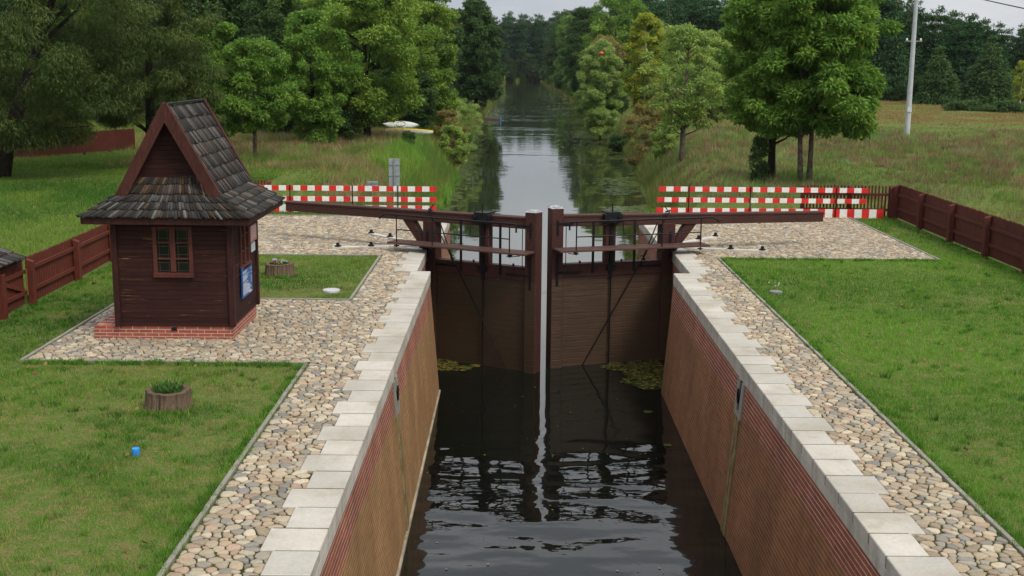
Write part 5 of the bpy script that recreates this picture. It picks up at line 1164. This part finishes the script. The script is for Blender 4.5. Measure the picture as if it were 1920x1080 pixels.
# fallen leaves on the lawns, floating leaves and lily pads
def flakes(name, x, y, z, r, col, mat, n=6, tilt=.25, notch=False):
    N = len(x); T = n; th = np.linspace(0, 2 * np.pi, T, endpoint=False)[None] + rng.uniform(0, 6, (N, 1)); V = np.zeros((N, T, 3)); rr = r[:, None] * rng.uniform(.75, 1.15, (N, T))
    tx, ty = rng.normal(0, tilt, (N, 1)), rng.normal(0, tilt, (N, 1)); V[:, :, 0] = x[:, None] + rr * np.cos(th); V[:, :, 1] = y[:, None] + rr * np.sin(th); V[:, :, 2] = z[:, None] + rr * (np.cos(th) * tx + np.sin(th) * ty) if tilt else z[:, None]
    F = np.arange(N * T).reshape(N, T); o = npmesh(name, V.reshape(-1, 3), F, mat, np.repeat(col, T, 0)); o['kind'] = 'stuff'
n = 420; x = np.concatenate([rng.uniform(-10, -3.8, n // 2), rng.uniform(5.8, 13, n // 2)]); y = rng.uniform(10, 30, n); k = ~((x < KX) & (x > HX0) & (y > HY0 - .1) & (y < HY1 + .1)); x, y = x[k], y[k]
flakes('fallen_leaves', x, y, np.full(len(x), .05), rng.uniform(.012, .04, len(x)), np.array([(.20, .10, .05), (.28, .19, .07), (.14, .075, .04)])[rng.integers(0, 3, len(x))], M_LEAF, 6, .4)
pts = []
for n, (a, b, c, d), pw in ((1100, (2.3, 4.25, 29.9, 33.2), 1), (620, (-2.1, .1, 31.6, 33.0), 1)):
    xx = rng.uniform(a, b, n); yy = rng.uniform(c, d, n); dens = fbm(xx, yy, .9, 51)
    if a > 0: k = (dens + .25 * (xx - 3.2) > .42)
    else: k = (dens - .25 * (xx + .9) > .46) & (yy > 31.9 + .45 * (-xx - 1) * -1 - .6)
    pts.append(np.stack([xx[k], yy[k]], 1))
p = np.concatenate(pts); q = np.stack([rng.uniform(-1.8, 3.9, 150), rng.uniform(14, 32, 150)], 1); rp_ = rng.uniform(.03, .075, len(p)); rq = rng.uniform(.008, .028, len(q)); pq = np.concatenate([p, q, [(3.35, 27.9), (3.5, 25.3)]]); rad = np.concatenate([rp_, rq, [.13, .1]])
cc = np.array([(.12, .11, .025), (.08, .09, .022), (.19, .14, .03), (.05, .065, .02)])[rng.integers(0, 4, len(pq))] * rng.uniform(.7, 1.2, (len(pq), 1))
flakes('floating_leaves', pq[:, 0], pq[:, 1], WZ + .006 + rng.uniform(0, .012, len(pq)), rad, cc, M_PAD, 9, 0)
N = 12000; y = 62 * (480 / 62) ** rng.random(N); s = rng.random(N); o_ = np.abs(rng.normal(0, 1, N)) * np.interp(y, [62, 110, 200, 400], [1.0, 1.8, 3.2, 3.6]); x = np.where(s < .7, xr(y) - .2 - o_, xl(y) + .2 + o_ * .45); k = (fbm(x, y, .12, 61) > .44) & (x > xl(y)) & (x < xr(y)); x, y = x[k], y[k]
flakes('lily_pads', x, y, np.full(len(x), WZ + .008) + rng.uniform(0, .01, len(x)), rng.uniform(.10, .24, len(x)), rc((.085, .12, .03), x) * rng.uniform(.7, 1.3, (len(x), 1)), M_PAD, 8, 0)

hz = MB(); hz.box(-1000, 1000, -80, 1600, -6, 45); ho = hz.build('haze', bpy.data.materials.new('haze_air')); ho['kind'] = 'stuff'
hm = ho.data.materials[0]; hm.use_nodes = True; ht = hm.node_tree; ht.nodes.remove(ht.nodes['Principled BSDF'])
pv = ht.nodes.new('ShaderNodeVolumePrincipled'); pv.inputs['Color'].default_value = (.86, .92, 1, 1); pv.inputs['Density'].default_value = .00006; pv.inputs['Anisotropy'].default_value = .2
ht.links.new(pv.outputs[0], ht.nodes['Material Output'].inputs['Volume'])
